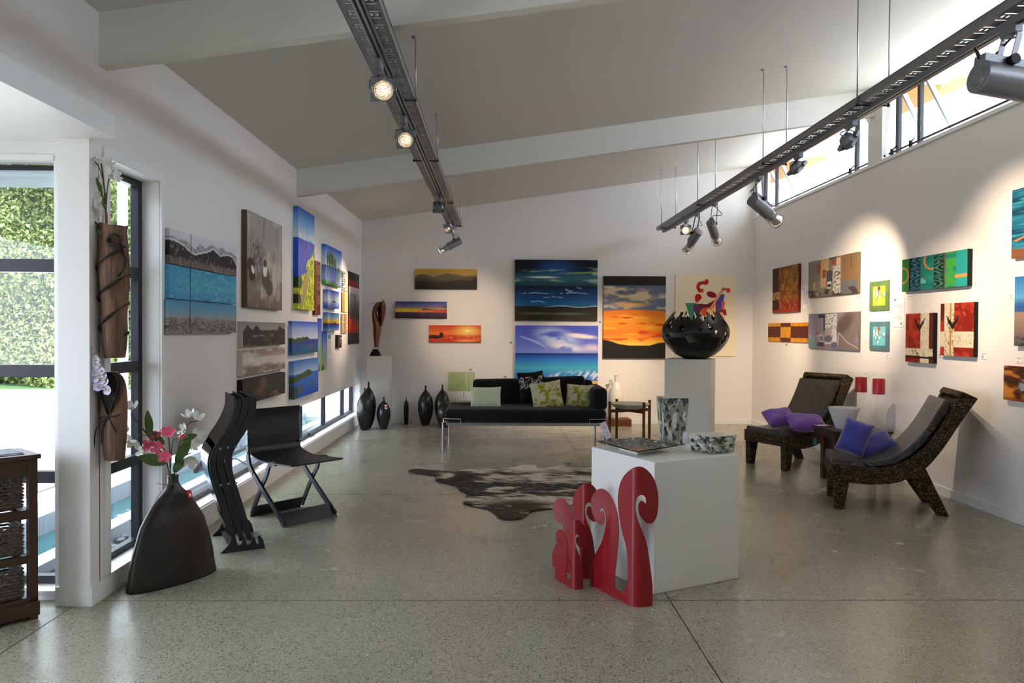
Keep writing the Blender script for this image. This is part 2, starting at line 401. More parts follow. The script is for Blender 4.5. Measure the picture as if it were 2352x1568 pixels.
# clerestory windows, one to a bay
XF0, XF1 = XR + .1, XR + .14
for n, (a, b) in enumerate(((-.2, 3.66), (4.32, 7.83), (8.13, 11.62))):
    f = MB(); zt = zc(XR) - .06
    f.box(XF0, XF1, a, b, ZS, ZS + .035); f.box(XF0, XF1, a, b, zt - .035, zt)
    ys = {0: (-.2, 1.2, 2.4, 3.6), 1: (4.32, 5.5, 7.3, 7.7), 2: (8.6, 11.1, 11.56)}[n]
    for y in ys: f.box(XF0, XF1, y, y + .05, ZS, zt)
    g = MB(); pane(g, [(XF0 + .015, a, ZS + .035), (XF0 + .015, b, ZS + .035), (XF0 + .015, b, zt - .035), (XF0 + .015, a, zt - .035)])
    w = window(4 + n, f, g)
    if n:
        h = MB(); yr = [y for y in ys]
        h.tube([(XR + .03, a - (0 if n == 1 else .3), ZS + .045), (XR + .03, b - .1, ZS + .045)], .011, 8)
        for y in (ys[-1] - .02, ys[0] if n == 2 else ys[1], ys[-2] + .03):
            h.tube([(XR + .02, y, ZS + .03), (XR + .06, y + .03, ZS + .09), (XF0, y + .06, ZS + .12)], .009, 6); h.tube([(XR + .03, y, ZS + .015), (XR + .03, y, ZS + .08)], .018, 8)
        h.obj('opener_rod', ALU, w)
        sa = MB()                                         # sashes hinged open outside
        for y in ((11.05, 11.5) if n == 2 else (7.28, 7.72)) + ((8.5,) if n == 2 else (5.3,)):
            sa.bar((XF1, y, zt - .02), (XF1 + .3, y, ZS + .14), .045, .03, (0, 1, 0))
            sa.tube([(XF1, y + .03, ZS + .35), (XF1 + .12, y + .03, ZS + .42)], .008, 6)
        sa.bar((XF1 + .3, 8.2 if n == 2 else 5.3, ZS + .14), (XF1 + .3, 11.5 if n == 2 else 7.72, ZS + .14), .03, .03)
        sa.obj('opening_sash', mat('pale_sash', (150, 160, 164), .4, metal=.3), w)

# --------------------------------------------------------- outside
gr = MB(); gr.box(-40, -3.9, -20, 24, -.3, -.1); gr.box(-3.9, -2.25, 14, 24, -.3, -.1); gr.box(-2.84, -2.7, 4.2, 14, -.4, -.2); gr.box(XR + .3, 30, -20, 40, -.6, -.3); gr.box(-40, 30, -20, YB - .21, -.5, -.1)
struct('ground', gr, mat('pale_paving', (226, 222, 212), .8, var=.06, bump=.1, bscale=30))
lw_ = MB(); lw_.box(-40, -3.9, 19.2, 21.5, -.1, -.085); struct('lawn', lw_, mat('lawn_green', (60, 92, 46), .9, var=.35, vscale=20))
gv = MB(); gv.box(-9, -3.9, 8.5, 9.0, -.1, -.085); gv.box(-5.6, -4.3, 4.8, 8.5, -.1, -.088); tag(gv.obj('gravel', mat('grey_gravel', (52, 48, 44), .9, bump=1, bscale=60, col2=(150, 144, 138), vscale=70)), 'bed of loose grey gravel along the pale paving outside', 'gravel', kind='stuff')
cpm = MB(); cpm.box(-3.9, -3.55, -2, 14, -.5, -.02); cpm.box(-2.98, -2.84, -2, 14, -.5, -.03); cpm.box(-2.7, -2.25, -2, 14, -.3, -.14); struct('ground_coping', cpm, mat('pool_coping', (146, 152, 160), .6, var=.05))
wt = MB(); wt.box(-3.55, -2.98, -2, 14, -.5, -.17); wm = mat('pond_water', (46, 92, 94), .05, bump=.6, bscale=7, var=.4, vscale=1.2); struct('water', wt, wm)
rnd = random.Random(5)
pb = MB()
for i in range(900):
    y = rnd.uniform(3.9, 11.6); x = rnd.uniform(-2.82, -2.28); r = rnd.uniform(.018, .045)
    pb.ball((x, y, -.13 + r * .3), r, 4, rnd.uniform(.8, 1.4), rnd.uniform(.8, 1.5), .6)
tag(pb.obj('pebbles', mat('river_pebble', (40, 44, 50), .5, col2=(88, 90, 94), vscale=14), smooth='all'), 'grey river pebbles in the strip under the low ribbon window', 'pebbles', kind='stuff')
vp_ = MB(); vp_.box(-4.68, -4.59, 9.4, 9.49, -.1, 3.6); vp_.box(-4.74, -4.53, 9.35, 9.54, -.1, -.04)
tag(vp_.obj('verandah_post', mat('white_post', (226, 232, 236), .5, var=.03), bevel=.004), 'slim white verandah post standing outside the tall side window', 'post')
# hedge : leafy mass far behind the paving
hr = np.random.default_rng(3)
n = 90000
hx = np.where(hr.random(n) < .62, hr.uniform(-15, -8, n), hr.uniform(-36, -4.5, n)); hz = hr.uniform(-.1, 8, n) ; hy = 20.6 + .5 * np.sin(hx * 1.3 + hz) + .45 * np.sin(hz * 2.1 + hx * .7) + hr.uniform(-.45, .6, n)
sz = hr.uniform(.035, .085, n)
d1 = hr.normal(size=(n, 3)); d1 /= np.linalg.norm(d1, axis=1)[:, None]; d2 = np.cross(d1, hr.normal(size=(n, 3))); d2 /= np.linalg.norm(d2, axis=1)[:, None]
c0 = np.stack([hx, hy, hz], 1)
vv = np.stack([c0 - d1 * sz[:, None], c0 + d2 * sz[:, None] * .5, c0 + d1 * sz[:, None], c0 - d2 * sz[:, None] * .5], 1).reshape(-1, 3)
hm = bpy.data.meshes.new('hedge'); hm.vertices.add(len(vv)); hm.vertices.foreach_set('co', vv.astype(np.float32).ravel())
hm.loops.add(4 * n); hm.loops.foreach_set('vertex_index', np.arange(4 * n, dtype=np.int32)); hm.polygons.add(n)
hm.polygons.foreach_set('loop_start', np.arange(0, 4 * n, 4, dtype=np.int32)); hm.update(calc_edges=True)
lm = mat('hedge_leaf', (44, 62, 36), .5, col2=(132, 144, 78), vscale=1.1)
hm.materials.append(lm); ho = bpy.data.objects.new('hedge', hm); COL.objects.link(ho)
tag(ho, 'tall sunlit green hedge beyond the pale paving outside', 'hedge', kind='stuff')
hb = MB(); hb.box(-40, -3, 21.6, 22.2, -.1, 7.8); struct('background_foliage', hb, mat('hedge_dark', (40, 62, 34), .9, col2=(70, 100, 52), vscale=3))
# timber outriggers under the eave outside the clerestory
WOODO = mat('pale_pine', (176, 104, 48), .6, col2=(150, 86, 40), vscale=3)
for yb in (Y1, Y2, D - .12):
    b = MB(); b.prism([(4.17, 3.72), (5.05, 4.12), (5.05, 4.17), (4.17, 4.08)], lambda p: (p[0], yb, p[1]), lambda p: (p[0], yb + .08, p[1]))
    tag(b.obj('rafter_end', WOODO), {Y1: 'timber rafter end outside the nearer clerestory window', Y2: 'tapered pine rafter end seen through the wide clerestory window', D - .12: 'pine rafter end outside the far end of the clerestory'}[yb], 'rafter', 'rafter ends outside')

# ================================================================ paintings
RT = np.random.default_rng(11).random((64, 256, 256)).astype(np.float32)
def vn(x, y, seed):
    t = RT[seed % 64]; xi = np.floor(x).astype(int); yi = np.floor(y).astype(int); fx = x - xi; fy = y - yi
    fx = fx * fx * (3 - 2 * fx); fy = fy * fy * (3 - 2 * fy)
    a = t[xi & 255, yi & 255]; b = t[(xi + 1) & 255, yi & 255]; c = t[xi & 255, (yi + 1) & 255]; d = t[(xi + 1) & 255, (yi + 1) & 255]
    return (a * (1 - fx) + b * fx) * (1 - fy) + (c * (1 - fx) + d * fx) * fy
def fb(U, V, sx, sy, seed=0, o=4):
    r = 0; a = .5; t = 0
    for k in range(o):
        r = r + a * vn(U * sx * 2 ** k + 7.3 * k, V * sy * 2 ** k + 3.1 * k, seed + k); t += a; a *= .5
    return r / t
def C(*c): return np.array(c, float)
def grad(T, stops):
    P = [s[0] for s in stops]; return np.stack([np.interp(T, P, [s[1][k] for s in stops]) for k in range(3)], -1)
def mixc(A, c, m):
    m = np.clip(m, 0, 1)[..., None]; return A * (1 - m) + np.asarray(c, float) * m
def st(x, a, b): t = np.clip((x - a) / (b - a), 0, 1); return t * t * (3 - 2 * t)
def inpoly(U, V, P):
    r = np.zeros(U.shape, bool); n = len(P)
    for i in range(n):
        x1, y1 = P[i]; x2, y2 = P[(i + 1) % n]
        if y1 == y2: continue
        c = ((y1 > V) != (y2 > V)) & (U < (x2 - x1) * (V - y1) / (y2 - y1) + x1); r ^= c
    return r.astype(float)
def ell(U, V, cx, cy, rx, ry, a=0, e=.15):
    c, s = cos(a), sin(a); x = (U - cx) * c + (V - cy) * s; y = -(U - cx) * s + (V - cy) * c
    return 1 - st(np.sqrt((x / rx) ** 2 + (y / ry) ** 2), 1 - e, 1 + e)
def ln(U, V, P, w, asp=1):   # polyline stroke; asp = width/height of the canvas
    d = np.full(U.shape, 9.)
    for (x1, y1), (x2, y2) in zip(P[:-1], P[1:]):
        ax, ay, bx, by = x1 * asp, y1, x2 * asp, y2; dx, dy = bx - ax, by - ay; L = dx * dx + dy * dy + 1e-12
        t = np.clip(((U * asp - ax) * dx + (V - ay) * dy) / L, 0, 1); d = np.minimum(d, np.hypot(U * asp - ax - t * dx, V - ay - t * dy))
    return 1 - st(d, w * .6, w * 1.2)
def rect(U, V, a, b, c, d): return ((U >= a) & (U <= b) & (V >= c) & (V <= d)).astype(float)
def hill(U, P): return np.interp(U, [p[0] for p in P], [p[1] for p in P])
def dots(U, V, sx, sy, seed, th): return (vn(U * sx, V * sy, seed) > th).astype(float)

def p_mount(U, V):
    I = mixc(np.ones(U.shape + (3,)) * C(225, 226, 232), C(200, 200, 208), fb(U, V, 4, 4, 1))
    h2 = hill(U, [(0, .22), (.05, .17), (.1, .26), (.2, .2), (.27, .32), (.33, .4), (.4, .18), (.47, .3), (.57, .12), (.66, .2), (.74, .1), (.82, .22), (.9, .18), (1, .3)]) + (fb(U, V, 40, 2, 3) - .5) * .1
    I = mixc(I, C(150, 148, 152), st(V, h2, h2 + .02)); I = mixc(I, C(205, 205, 210), st(fb(U, V, 30, 14, 8), .5, .6) * st(V, h2, h2 + .02) * .6)
    h = hill(U, [(0, .32), (.08, .34), (.18, .42), (.27, .56), (.33, .6), (.42, .5), (.52, .4), (.6, .28), (.72, .44), (.82, .36), (.92, .34), (1, .62)]) + (fb(U, V, 40, 2, 4) - .5) * .06
    I = mixc(I, C(222, 222, 226), st(V, h - .06, h - .03)); I = mixc(I, C(42, 38, 38), st(V, h, h + .02))
    b = .84 + 0 * U; I = mixc(I, C(112, 100, 94), st(V, b - .12, b) * (.5 + fb(U, V, 20, 10, 5)))
    I = mixc(I, C(196, 192, 188), st(fb(U, V, 60, 10, 6), .6, .7) * .5 * st(V, h, h + .1))
    return mixc(I, C(70, 66, 80), ln(U, V, [(.27, 0), (.27, 1)], .014, 2.2))
def p_sea1(U, V):
    I = grad(V, [(0, C(70, 160, 196)), (.5, C(82, 176, 200)), (1, C(70, 150, 196))]); I = mixc(I, C(150, 214, 220), st(fb(U, V, 30, 14, 9), .52, .75) * .6); I = mixc(I, C(40, 130, 180), st(fb(U, V, 16, 20, 14), .55, .75) * .5)
    I = mixc(I, C(60, 140, 190), st(.3 - U, 0, .3) * .4)
    return mixc(I, C(64, 70, 92), ln(U, V, [(.27, 0), (.27, 1)], .016, 2.1))
def p_sea2(U, V):
    I = grad(V, [(0, C(76, 150, 190)), (.35, C(120, 164, 184)), (.5, C(160, 166, 166)), (1, C(150, 140, 132))]); n = fb(U, V, 6, 3, 12)
    m = st(V, .48 + (n - .5) * .3, .66 + (n - .5) * .3); I = mixc(I, C(140, 136, 132), m)
    I = mixc(I, C(66, 60, 60), m * st(fb(U, V, 60, 34, 15), .46, .6) * .8); I = mixc(I, C(196, 192, 188), m * st(fb(U, V, 70, 40, 19), .56, .68) * .6)
    return mixc(I, C(70, 72, 86), ln(U, V, [(.27, 0), (.27, 1)], .016, 2.1))
def p_grey(U, V):
    I = grad(V, [(0, C(168, 162, 156)), (.6, C(158, 150, 144)), (.7, C(112, 104, 98)), (.78, C(140, 124, 112)), (1, C(110, 88, 74))])
    I = mixc(I, C(196, 190, 184), st(fb(U, V, 5, 5, 20), .45, .75)); I = mixc(I, C(96, 84, 78), st(fb(U, V, 18, 5, 22), .6, .8) * (.3 + .6 * V))
    I = mixc(I, C(84, 78, 74), ell(U, V, .24, .42, .2, .17, .2, .5) * st(fb(U, V, 30, 30, 25), .4, .6) * .5)
    for P in ([(.15, .32), (.2, .5), (.3, .62)], [(.2, .3), (.42, .55), (.2, .72)], [(.3, .33), (.36, .6), (.28, .7)], [(.14, .34), (.34, .36), (.38, .48)]): I = mixc(I, C(72, 66, 64), ln(U, V, P, .004, .62))
    I = mixc(I, C(74, 44, 40), ell(U, V, .1, .56, .1, .08)); I = mixc(I, C(50, 42, 38), ell(U, V, .13, .66, .08, .06)); I = mixc(I, C(235, 232, 228), ell(U, V, .15, .6, .05, .035, .8))
    I = mixc(I, C(86, 72, 60), ell(U, V, .5, .66, .12, .12, .3)); I = mixc(I, C(70, 60, 52), ell(U, V, .6, .76, .1, .09)); I = mixc(I, C(240, 238, 234), ell(U, V, .48, .58, .06, .07, .3)); I = mixc(I, C(80, 58, 46), ell(U, V, .48, .5, .05, .04))
    I = mixc(I, C(60, 50, 46), st(np.minimum.reduce([U, 1 - U, V * 1.6, (1 - V) * 1.6]), .012, .0)); return I
def p_coast(U, V):
    I = grad(V, [(0, C(52, 110, 200)), (.12, C(120, 172, 226)), (.27, C(206, 220, 234)), (.3, C(180, 206, 226))])
    I = mixc(I, C(240, 240, 244), st(fb(U, V, 6, 14, 30), .55, .7) * st(V, .15, .25) * .5)
    I = mixc(I, C(96, 168, 190), st(V, .27 + .05 * np.abs(U - .75) * 3, .28 + .05 * np.abs(U - .75) * 3) * st(U, .5, .55)); I = mixc(I, C(36, 74, 190), (V > .3) * 1.); I = mixc(I, C(56, 100, 214), (V > .3) * st(fb(U, V, 8, 10, 32), .5, .7) * .5)
    edge = hill(V, [(.34, 1.05), (.36, .96), (.45, .8), (.5, .55), (.56, .45), (.62, .5), (.66, .2), (.7, .0), (1, -.1)])
    m = st(U, edge, edge + .03) * (V > .34); L = mixc(np.ones(U.shape + (3,)) * C(170, 190, 40), C(228, 226, 60), st(fb(U, V, 16, 26, 33), .4, .6)); L = mixc(L, C(74, 120, 30), st(fb(U, V, 22, 30, 35), .55, .65)); I = I * (1 - m[..., None]) + L * m[..., None]
    I = mixc(I, C(176, 140, 110), inpoly(U, V, [(.4, .68), (.6, .58), (.72, .62), (.6, .74), (.3, .96), (.15, .98), (.28, .8)]) * (.6 + .4 * fb(U, V, 20, 20, 37)))
    I = mixc(I, C(30, 60, 26), ell(U, V, .08, .74, .16, .06) * .9); I = mixc(I, C(60, 54, 48), ell(U, V, .05, .9, .12, .05))
    for x, y in ((.6, .33), (.42, .43), (.9, .76), (.95, .86)): I = mixc(I, C(214, 60, 70), ell(U, V, x, y, .06, .012, .6))
    for P in ([(.52, .14), (.46, .22), (.5, .29)], [(.6, .2), (.55, .3)]): I = mixc(I, C(60, 84, 120), ln(U, V, P, .002, .25))
    return I
def p_brown(U, V):
    I = mixc(np.ones(U.shape + (3,)) * C(98, 44, 30), C(70, 30, 22), fb(U, V, 4, 20, 40)); I = mixc(I, C(150, 80, 50), st(.32 - U, 0, .02) * .7)
    for y in (.16, .45, .72): I = mixc(I, C(176, 170, 110), ell(U, V, .66, y, .26, .09, 0, .1) - ell(U, V, .66, y, .2, .072, 0, .1)); I = mixc(I, C(150, 160, 96), ell(U, V, .66, y, .13, .05, 0, .2) * st(fb(U, V, 20, 60, 41), .5, .6))
    return mixc(I, C(180, 172, 120), ln(U, V, [(.6, .3), (.4, .36)], .003, .1))
def p_trees(U, V):
    I = grad(V, [(0, C(44, 92, 200)), (.2, C(150, 180, 230)), (.45, C(226, 228, 236)), (.52, C(206, 214, 232)), (.53, C(90, 120, 216)), (.85, C(170, 176, 226)), (1, C(120, 150, 210))])
    n = fb(U, V, 30, 12, 43)
    for x, y, r, h in ((.1, .35, .045, .17), (.22, .34, .06, .2), (.34, .33, .05, .2), (.43, .35, .05, .18), (.56, .4, .05, .16), (.8, .55, .04, .08)): I = mixc(I, mixc(np.ones(U.shape + (3,)) * C(110, 140, 70), C(60, 90, 44), n), ell(U, V, x, y, r, h, 0, .3))
    for x, y, r, h in ((.1, .7, .04, .16), (.78, .78, .06, .13), (.95, .62, .04, .12)): I = mixc(I, C(96, 150, 90), ell(U, V, x, y, r, h, 0, .4) * .9)
    I = mixc(I, C(60, 90, 60), st(np.abs(V - .53 - .1 * U * .2), .015, .005)); h = .9 + .06 * U + .02 * np.sin(U * 9); I = mixc(I, C(94, 160, 50), st(V, h, h + .02)); return I
def p_boats(U, V):
    I = grad(V, [(0, C(60, 96, 210)), (.35, C(190, 204, 236)), (.6, C(228, 228, 238)), (.68, C(170, 186, 232)), (1, C(52, 84, 190))]); I = mixc(I, C(240, 244, 250), st(fb(U, V, 20, 14, 46), .6, .7) * (V > .6) * .6)
    I = mixc(I, C(40, 40, 46), inpoly(U, V, [(.35, .64), (.52, .58), (.56, .56), (.62, .6), (.74, .63), (.6, .66), (.4, .66)]))
    for x in (.3, .82, .94): I = mixc(I, C(120, 120, 130), ln(U, V, [(x, .1), (x, .62)], .006, 1))
    return I
def p_sunlake(U, V):
    I = grad(V, [(0, C(66, 112, 200)), (.3, C(150, 190, 210)), (.45, C(244, 206, 70)), (.6, C(232, 150, 30)), (.62, C(40, 50, 110)), (.75, C(46, 80, 180)), (1, C(150, 186, 230))])
    I = mixc(I, C(30, 30, 50), inpoly(U, V, [(.4, .6), (.55, .56), (.6, .52), (.66, .56), (.8, .6)]))
    for x in (.28, .3, .95): I = mixc(I, C(90, 70, 50), ln(U, V, [(x, .1), (x, .62)], .007, 1))
    return I
def p_blackred(U, V):
    I = grad(V, [(0, C(40, 38, 36)), (.115, C(44, 38, 36)), (.118, C(150, 30, 24)), (.2, C(110, 24, 22)), (.205, C(216, 206, 200)), (.36, C(160, 150, 148)), (.55, C(74, 70, 72)), (.66, C(110, 60, 54)), (.78, C(204, 44, 30)), (.845, C(150, 40, 34)), (.85, C(50, 50, 46)), (1, C(54, 54, 48))])
    I = mixc(I, C(214, 60, 40), st(fb(U, V, 6, 14, 50), .5, .7) * rect(U, V, 0, 1, .65, .845)); I = mixc(I, C(60, 56, 60), st(fb(U, V, 10, 4, 52), .5, .7) * rect(U, V, 0, 1, .3, .65) * .5); return I
def p_keys(U, V):
    I = np.ones(U.shape + (3,)) * C(226, 218, 200); I = mixc(I, C(30, 28, 28), (U < .5) * (np.sin(V * 60 + 3 * fb(U, V, 3, 8, 55)) > .1)); I = mixc(I, C(120, 100, 80), dots(U, V, 18, 50, 56, .78) * (U > .5)); return I
def p_lime(U, V):
    I = grad(U, [(0, C(150, 124, 84)), (.5, C(176, 150, 100)), (.52, C(226, 216, 110)), (1, C(232, 226, 150))]); return mixc(I, C(120, 100, 50), dots(U, V, 12, 40, 58, .74) * (U > .5) * .8)
def p_tan(U, V):
    I = grad(U, [(0, C(160, 130, 92)), (.45, C(186, 152, 110)), (.5, C(120, 86, 60)), (1, C(206, 176, 140))]); return mixc(I, C(226, 206, 176), dots(U, V, 14, 40, 60, .72) * .8)
def p_small(U, V):
    I = np.ones(U.shape + (3,)) * C(52, 50, 46); I = mixc(I, C(226, 222, 214), rect(U, V, .55, .85, .2, .7)); return mixc(I, C(110, 24, 24), rect(U, V, .62, .95, .3, .9))
def p_ridge(U, V):
    I = grad(V, [(0, C(140, 138, 138)), (.3, C(160, 154, 152)), (.42, C(60, 56, 56)), (1, C(70, 58, 50))])
    h = hill(U, [(0, .42), (.06, .2), (.1, .1), (.14, .22), (.2, .34), (.26, .16), (.3, .14), (.34, .26), (.4, .36), (.55, .34), (.66, .32), (.78, .34), (.84, .14), (.9, .22), (1, .32)]) + (fb(U, V, 30, 2, 61) - .5) * .06
    I = mixc(I, C(44, 42, 44), st(V, h, h + .03)); I = mixc(I, C(150, 146, 142), st(fb(U, V, 8, 18, 62), .55, .7) * st(V, .45, .55) * st(.75 - V, 0, .1)); return mixc(I, C(110, 86, 70), st(fb(U, V, 8, 6, 63), .45, .7) * st(V, .6, .8))
def p_fog(U, V):
    n = fb(U, V, 7, 5, 2); I = grad(V, [(0, C(150, 130, 116)), (.25, C(160, 142, 130)), (.38, C(214, 206, 198)), (.55, C(206, 196, 188)), (.72, C(140, 124, 114)), (1, C(128, 112, 102))]); return mixc(I, C(226, 220, 214), st(n, .45, .7) * .7)
def p_dark(U, V):
    I = np.ones(U.shape + (3,)) * C(58, 52, 48); I = mixc(I, C(120, 84, 74), ell(U, V, .42, .4, .12, .4, .2, .7) * st(fb(U, V, 9, 7, 3), .35, .6)); return mixc(I, C(140, 118, 106), st(fb(U, V, 8, 5, 6), .5, .7) * st(V - .1 * np.sin(U * 8), .5, .6) * st(U, .3, .5) * .7)
def p_isle(U, V):
    I = grad(V, [(0, C(52, 84, 200)), (.22, C(150, 176, 226)), (.5, C(206, 214, 230)), (.56, C(200, 208, 226)), (.565, C(44, 60, 160)), (.8, C(30, 84, 150)), (1, C(32, 90, 130))])
    I = mixc(I, C(64, 86, 50), inpoly(U, V, [(0, .5), (.1, .54), (.2, .5), (.3, .5), (.45, .48), (.52, .56), (.35, .64), (0, .66)])); I = mixc(I, C(48, 60, 110), inpoly(U, V, [(.44, .52), (.54, .46), (.66, .55), (.5, .57)])); I = mixc(I, C(130, 84, 100), st(fb(U, V, 14, 12, 64), .55, .65) * ell(U, V, .75, .82, .18, .12)); return mixc(I, C(40, 110, 150), st(fb(U, V, 10, 16, 65), .55, .7) * (V > .6) * .7)
def p_bay(U, V):
    I = grad(V, [(0, C(66, 118, 204)), (.35, C(176, 200, 230)), (.37, C(60, 120, 214)), (1, C(30, 90, 196))]); I = mixc(I, C(70, 92, 50), inpoly(U, V, [(0, .42), (.06, .4), (.2, .38), (.4, .33), (.55, .28), (.68, .32), (.75, .4), (.65, .46), (.4, .5), (.15, .54), (0, .6)]))
    I = mixc(I, C(120, 100, 60), ell(U, V, .3, .76, .12, .16, 0, .2) * st(fb(U, V, 26, 26, 10), .42, .55)); I = mixc(I, C(90, 110, 60), ell(U, V, .74, .72, .06, .14, 0, .2) * st(fb(U, V, 26, 26, 13), .42, .55)); return mixc(I, C(60, 70, 60), ell(U, V, 0.02, .85, .13, .2) * .9)
def p_reed(U, V):
    I = grad(V, [(0, C(40, 70, 190)), (.45, C(150, 170, 214)), (1, C(200, 204, 190))]); n = np.abs(np.sin(U * 12 + 4 * fb(U, V, 3, 3, 16))); I = mixc(I, C(120, 160, 60), st(n, .5, .9) * st(V, .25, .7)); return mixc(I, C(70, 100, 40), st(V, .82, .95) * st(.5 - U, 0, .2))
def p_dusk(U, V):
    I = grad(V, [(0, C(206, 160, 60)), (.3, C(186, 150, 84)), (.5, C(150, 130, 92))])
    for h, c in (([(0, .36), (.08, .26), (.18, .24), (.28, .4), (.4, .3), (.52, .2), (.66, .26), (.8, .34), (1, .28)], C(106, 98, 74)), ([(0, .45), (.15, .4), (.3, .52), (.45, .56), (.6, .42), (.75, .44), (1, .36)], C(84, 78, 62)), ([(0, .62), (.1, .56), (.3, .66), (.5, .62), (.7, .54), (.9, .54), (1, .4)], C(52, 42, 36)), ([(0, .85), (.2, .78), (.4, .86), (.6, .72), (.8, .78), (1, .62)], C(36, 34, 30))):
        hh = hill(U, h) + (fb(U, V, 50, 2, 17) - .5) * .07; I = mixc(I, c, st(V, hh, hh + .03))
    return I
def p_sunset(U, V):
    I = grad(V, [(0, C(52, 60, 134)), (.2, C(92, 96, 150)), (.35, C(130, 120, 130)), (.5, C(224, 160, 60)), (.63, C(222, 110, 50)), (.66, C(70, 52, 84)), (.92, C(60, 44, 66)), (.95, C(18, 14, 20)), (1, C(16, 12, 18))]); I = mixc(I, C(236, 206, 60), ell(U, V, .16, .52, .25, .12, 0, .7) * (V < .64)); I = mixc(I, C(206, 60, 50), st(U, .55, .9) * st(np.abs(V - .58), .12, .02)); I = mixc(I, C(50, 44, 84), st(fb(U, V, 7, 26, 18), .55, .65) * rect(U, V, .3, 1, .28, .5)); return mixc(I, C(196, 90, 60), st(fb(U, V, 10, 40, 21), .6, .7) * rect(U, V, .4, .9, .68, .9) * .7)
def p_orange(U, V):
    I = grad(V, [(0, C(196, 70, 34)), (.3, C(222, 96, 44)), (.52, C(240, 130, 50)), (.6, C(206, 66, 34)), (1, C(186, 52, 30))]); I = mixc(I, C(255, 214, 110), ell(U, V, .74, .32, .2, .28, 0, .9)); I = mixc(I, C(255, 246, 190), ell(U, V, .74, .34, .04, .07)); I = mixc(I, C(236, 120, 60), st(fb(U, V, 16, 30, 23), .55, .66) * (V > .6) * .8)
    I = mixc(I, C(60, 30, 24), np.maximum(inpoly(U, V, [(0, .62), (.08, .58), (.18, .6), (.3, .74), (.15, .8), (0, .78)]), inpoly(U, V, [(.2, .5), (.23, .42), (.27, .43), (.285, .6), (.28, .75), (.2, .75)]))); return mixc(I, C(255, 170, 90), ell(U, V, .72, .9, .2, .08, 0, .7) * .8)
def p_storm(U, V):
    n = fb(U, V, 4, 18, 24); I = grad(V, [(0, C(16, 30, 50)), (.12, C(20, 40, 78)), (.22, C(34, 92, 110)), (.3, C(60, 104, 116)), (.42, C(26, 74, 84)), (.44, C(16, 28, 46)), (.5, C(18, 52, 96)), (.62, C(24, 74, 128)), (.75, C(28, 100, 150)), (.77, C(38, 32, 26)), (1, C(48, 42, 26))])
    I = mixc(I, C(12, 20, 34), ell(U, V, .02, .05, .4, .16, 0, .5) + ell(U, V, 1, .1, .4, .12, 0, .5)); I = mixc(I, C(34, 84, 160), ell(U, V, .5, .13, .22, .12, 0, .8) * .8)
    I = mixc(I, C(150, 176, 150), st(n, .56, .72) * rect(U, V, 0, 1, .12, .43)); I = mixc(I, C(230, 236, 226), ell(U, V, .34, .285, .17, .018, 0, .6)); I = mixc(I, C(170, 180, 90), ell(U, V, .8, .21, .26, .014, -.05, .6) * .8)
    for a, b, y in ((.05, .45, .555), (.55, .9, .55), (.35, .6, .62), (.2, .36, .69)): I = mixc(I, C(220, 232, 240), ln(U, V, [(a, y), ((a + b) / 2, y - .015 + .0 * a), (b, y + .005)], .005, 1.33) * st(fb(U, V, 30, 10, 26), .35, .5))
    I = mixc(I, C(150, 200, 214), st(np.abs(V - .765 + .01 * np.sin(U * 14)), .012, .002) * st(U, .25, .5)); I = mixc(I, C(80, 100, 76), ell(U, V, .25, .88, .16, .02, 0, .7) + ell(U, V, .65, .885, .2, .02, 0, .7))
    for x, y, s in ((.66, .5, 1.), (.78, .455, .7)): I = mixc(I, C(245, 245, 245), np.maximum(ln(U, V, [(x - .045 * s, y - .02 * s), (x, y + .015 * s)], .006 * s, 1.33), ln(U, V, [(x, y + .015 * s), (x + .03 * s, y + .012 * s)], .006 * s, 1.33)))
    return I
def p_beach(U, V):
    I = grad(V, [(0, C(72, 86, 190)), (.2, C(88, 104, 204)), (.42, C(120, 140, 214)), (.43, C(24, 40, 96)), (.47, C(36, 84, 180)), (.55, C(46, 130, 196)), (.65, C(70, 170, 200)), (.78, C(56, 120, 200)), (1, C(60, 96, 196))])
    n = fb(U, V, 5, 7, 27); I = mixc(I, C(200, 214, 240), ell(U, V, .5, .18, .24, .12, .35, .7) * st(n, .3, .6)); I = mixc(I, C(232, 226, 236), ell(U, V, .62, .33, .2, .05, .2, .7) * st(n, .3, .55)); I = mixc(I, C(240, 226, 226), ell(U, V, .8, .16, .18, .035, .12, .5)); I = mixc(I, C(190, 204, 240), inpoly(U, V, [(.03, .16), (.1, .17), (.28, .24), (.42, .38), (.3, .3)]) * .6); I = mixc(I, C(240, 210, 224), ell(U, V, .93, .34, .1, .05, .1, .8) * .8)
    h = hill(U, [(0, 1.05), (.2, .98), (.35, .92), (.5, .87), (.7, .84), (1, .84)]); wv_ = st(V, h - .18 * st(U, .1, .5), h - .1 * st(U, .1, .5)) * st(h - V, 0, .02); I = mixc(I, C(236, 240, 244), wv_ * st(fb(U + V * .8, V, 40, 16, 28), .42, .62) * .85); return mixc(I, mixc(np.ones(U.shape + (3,)) * C(224, 180, 106), C(206, 160, 90), fb(U, V, 6, 6, 29)), st(V, h, h + .012))
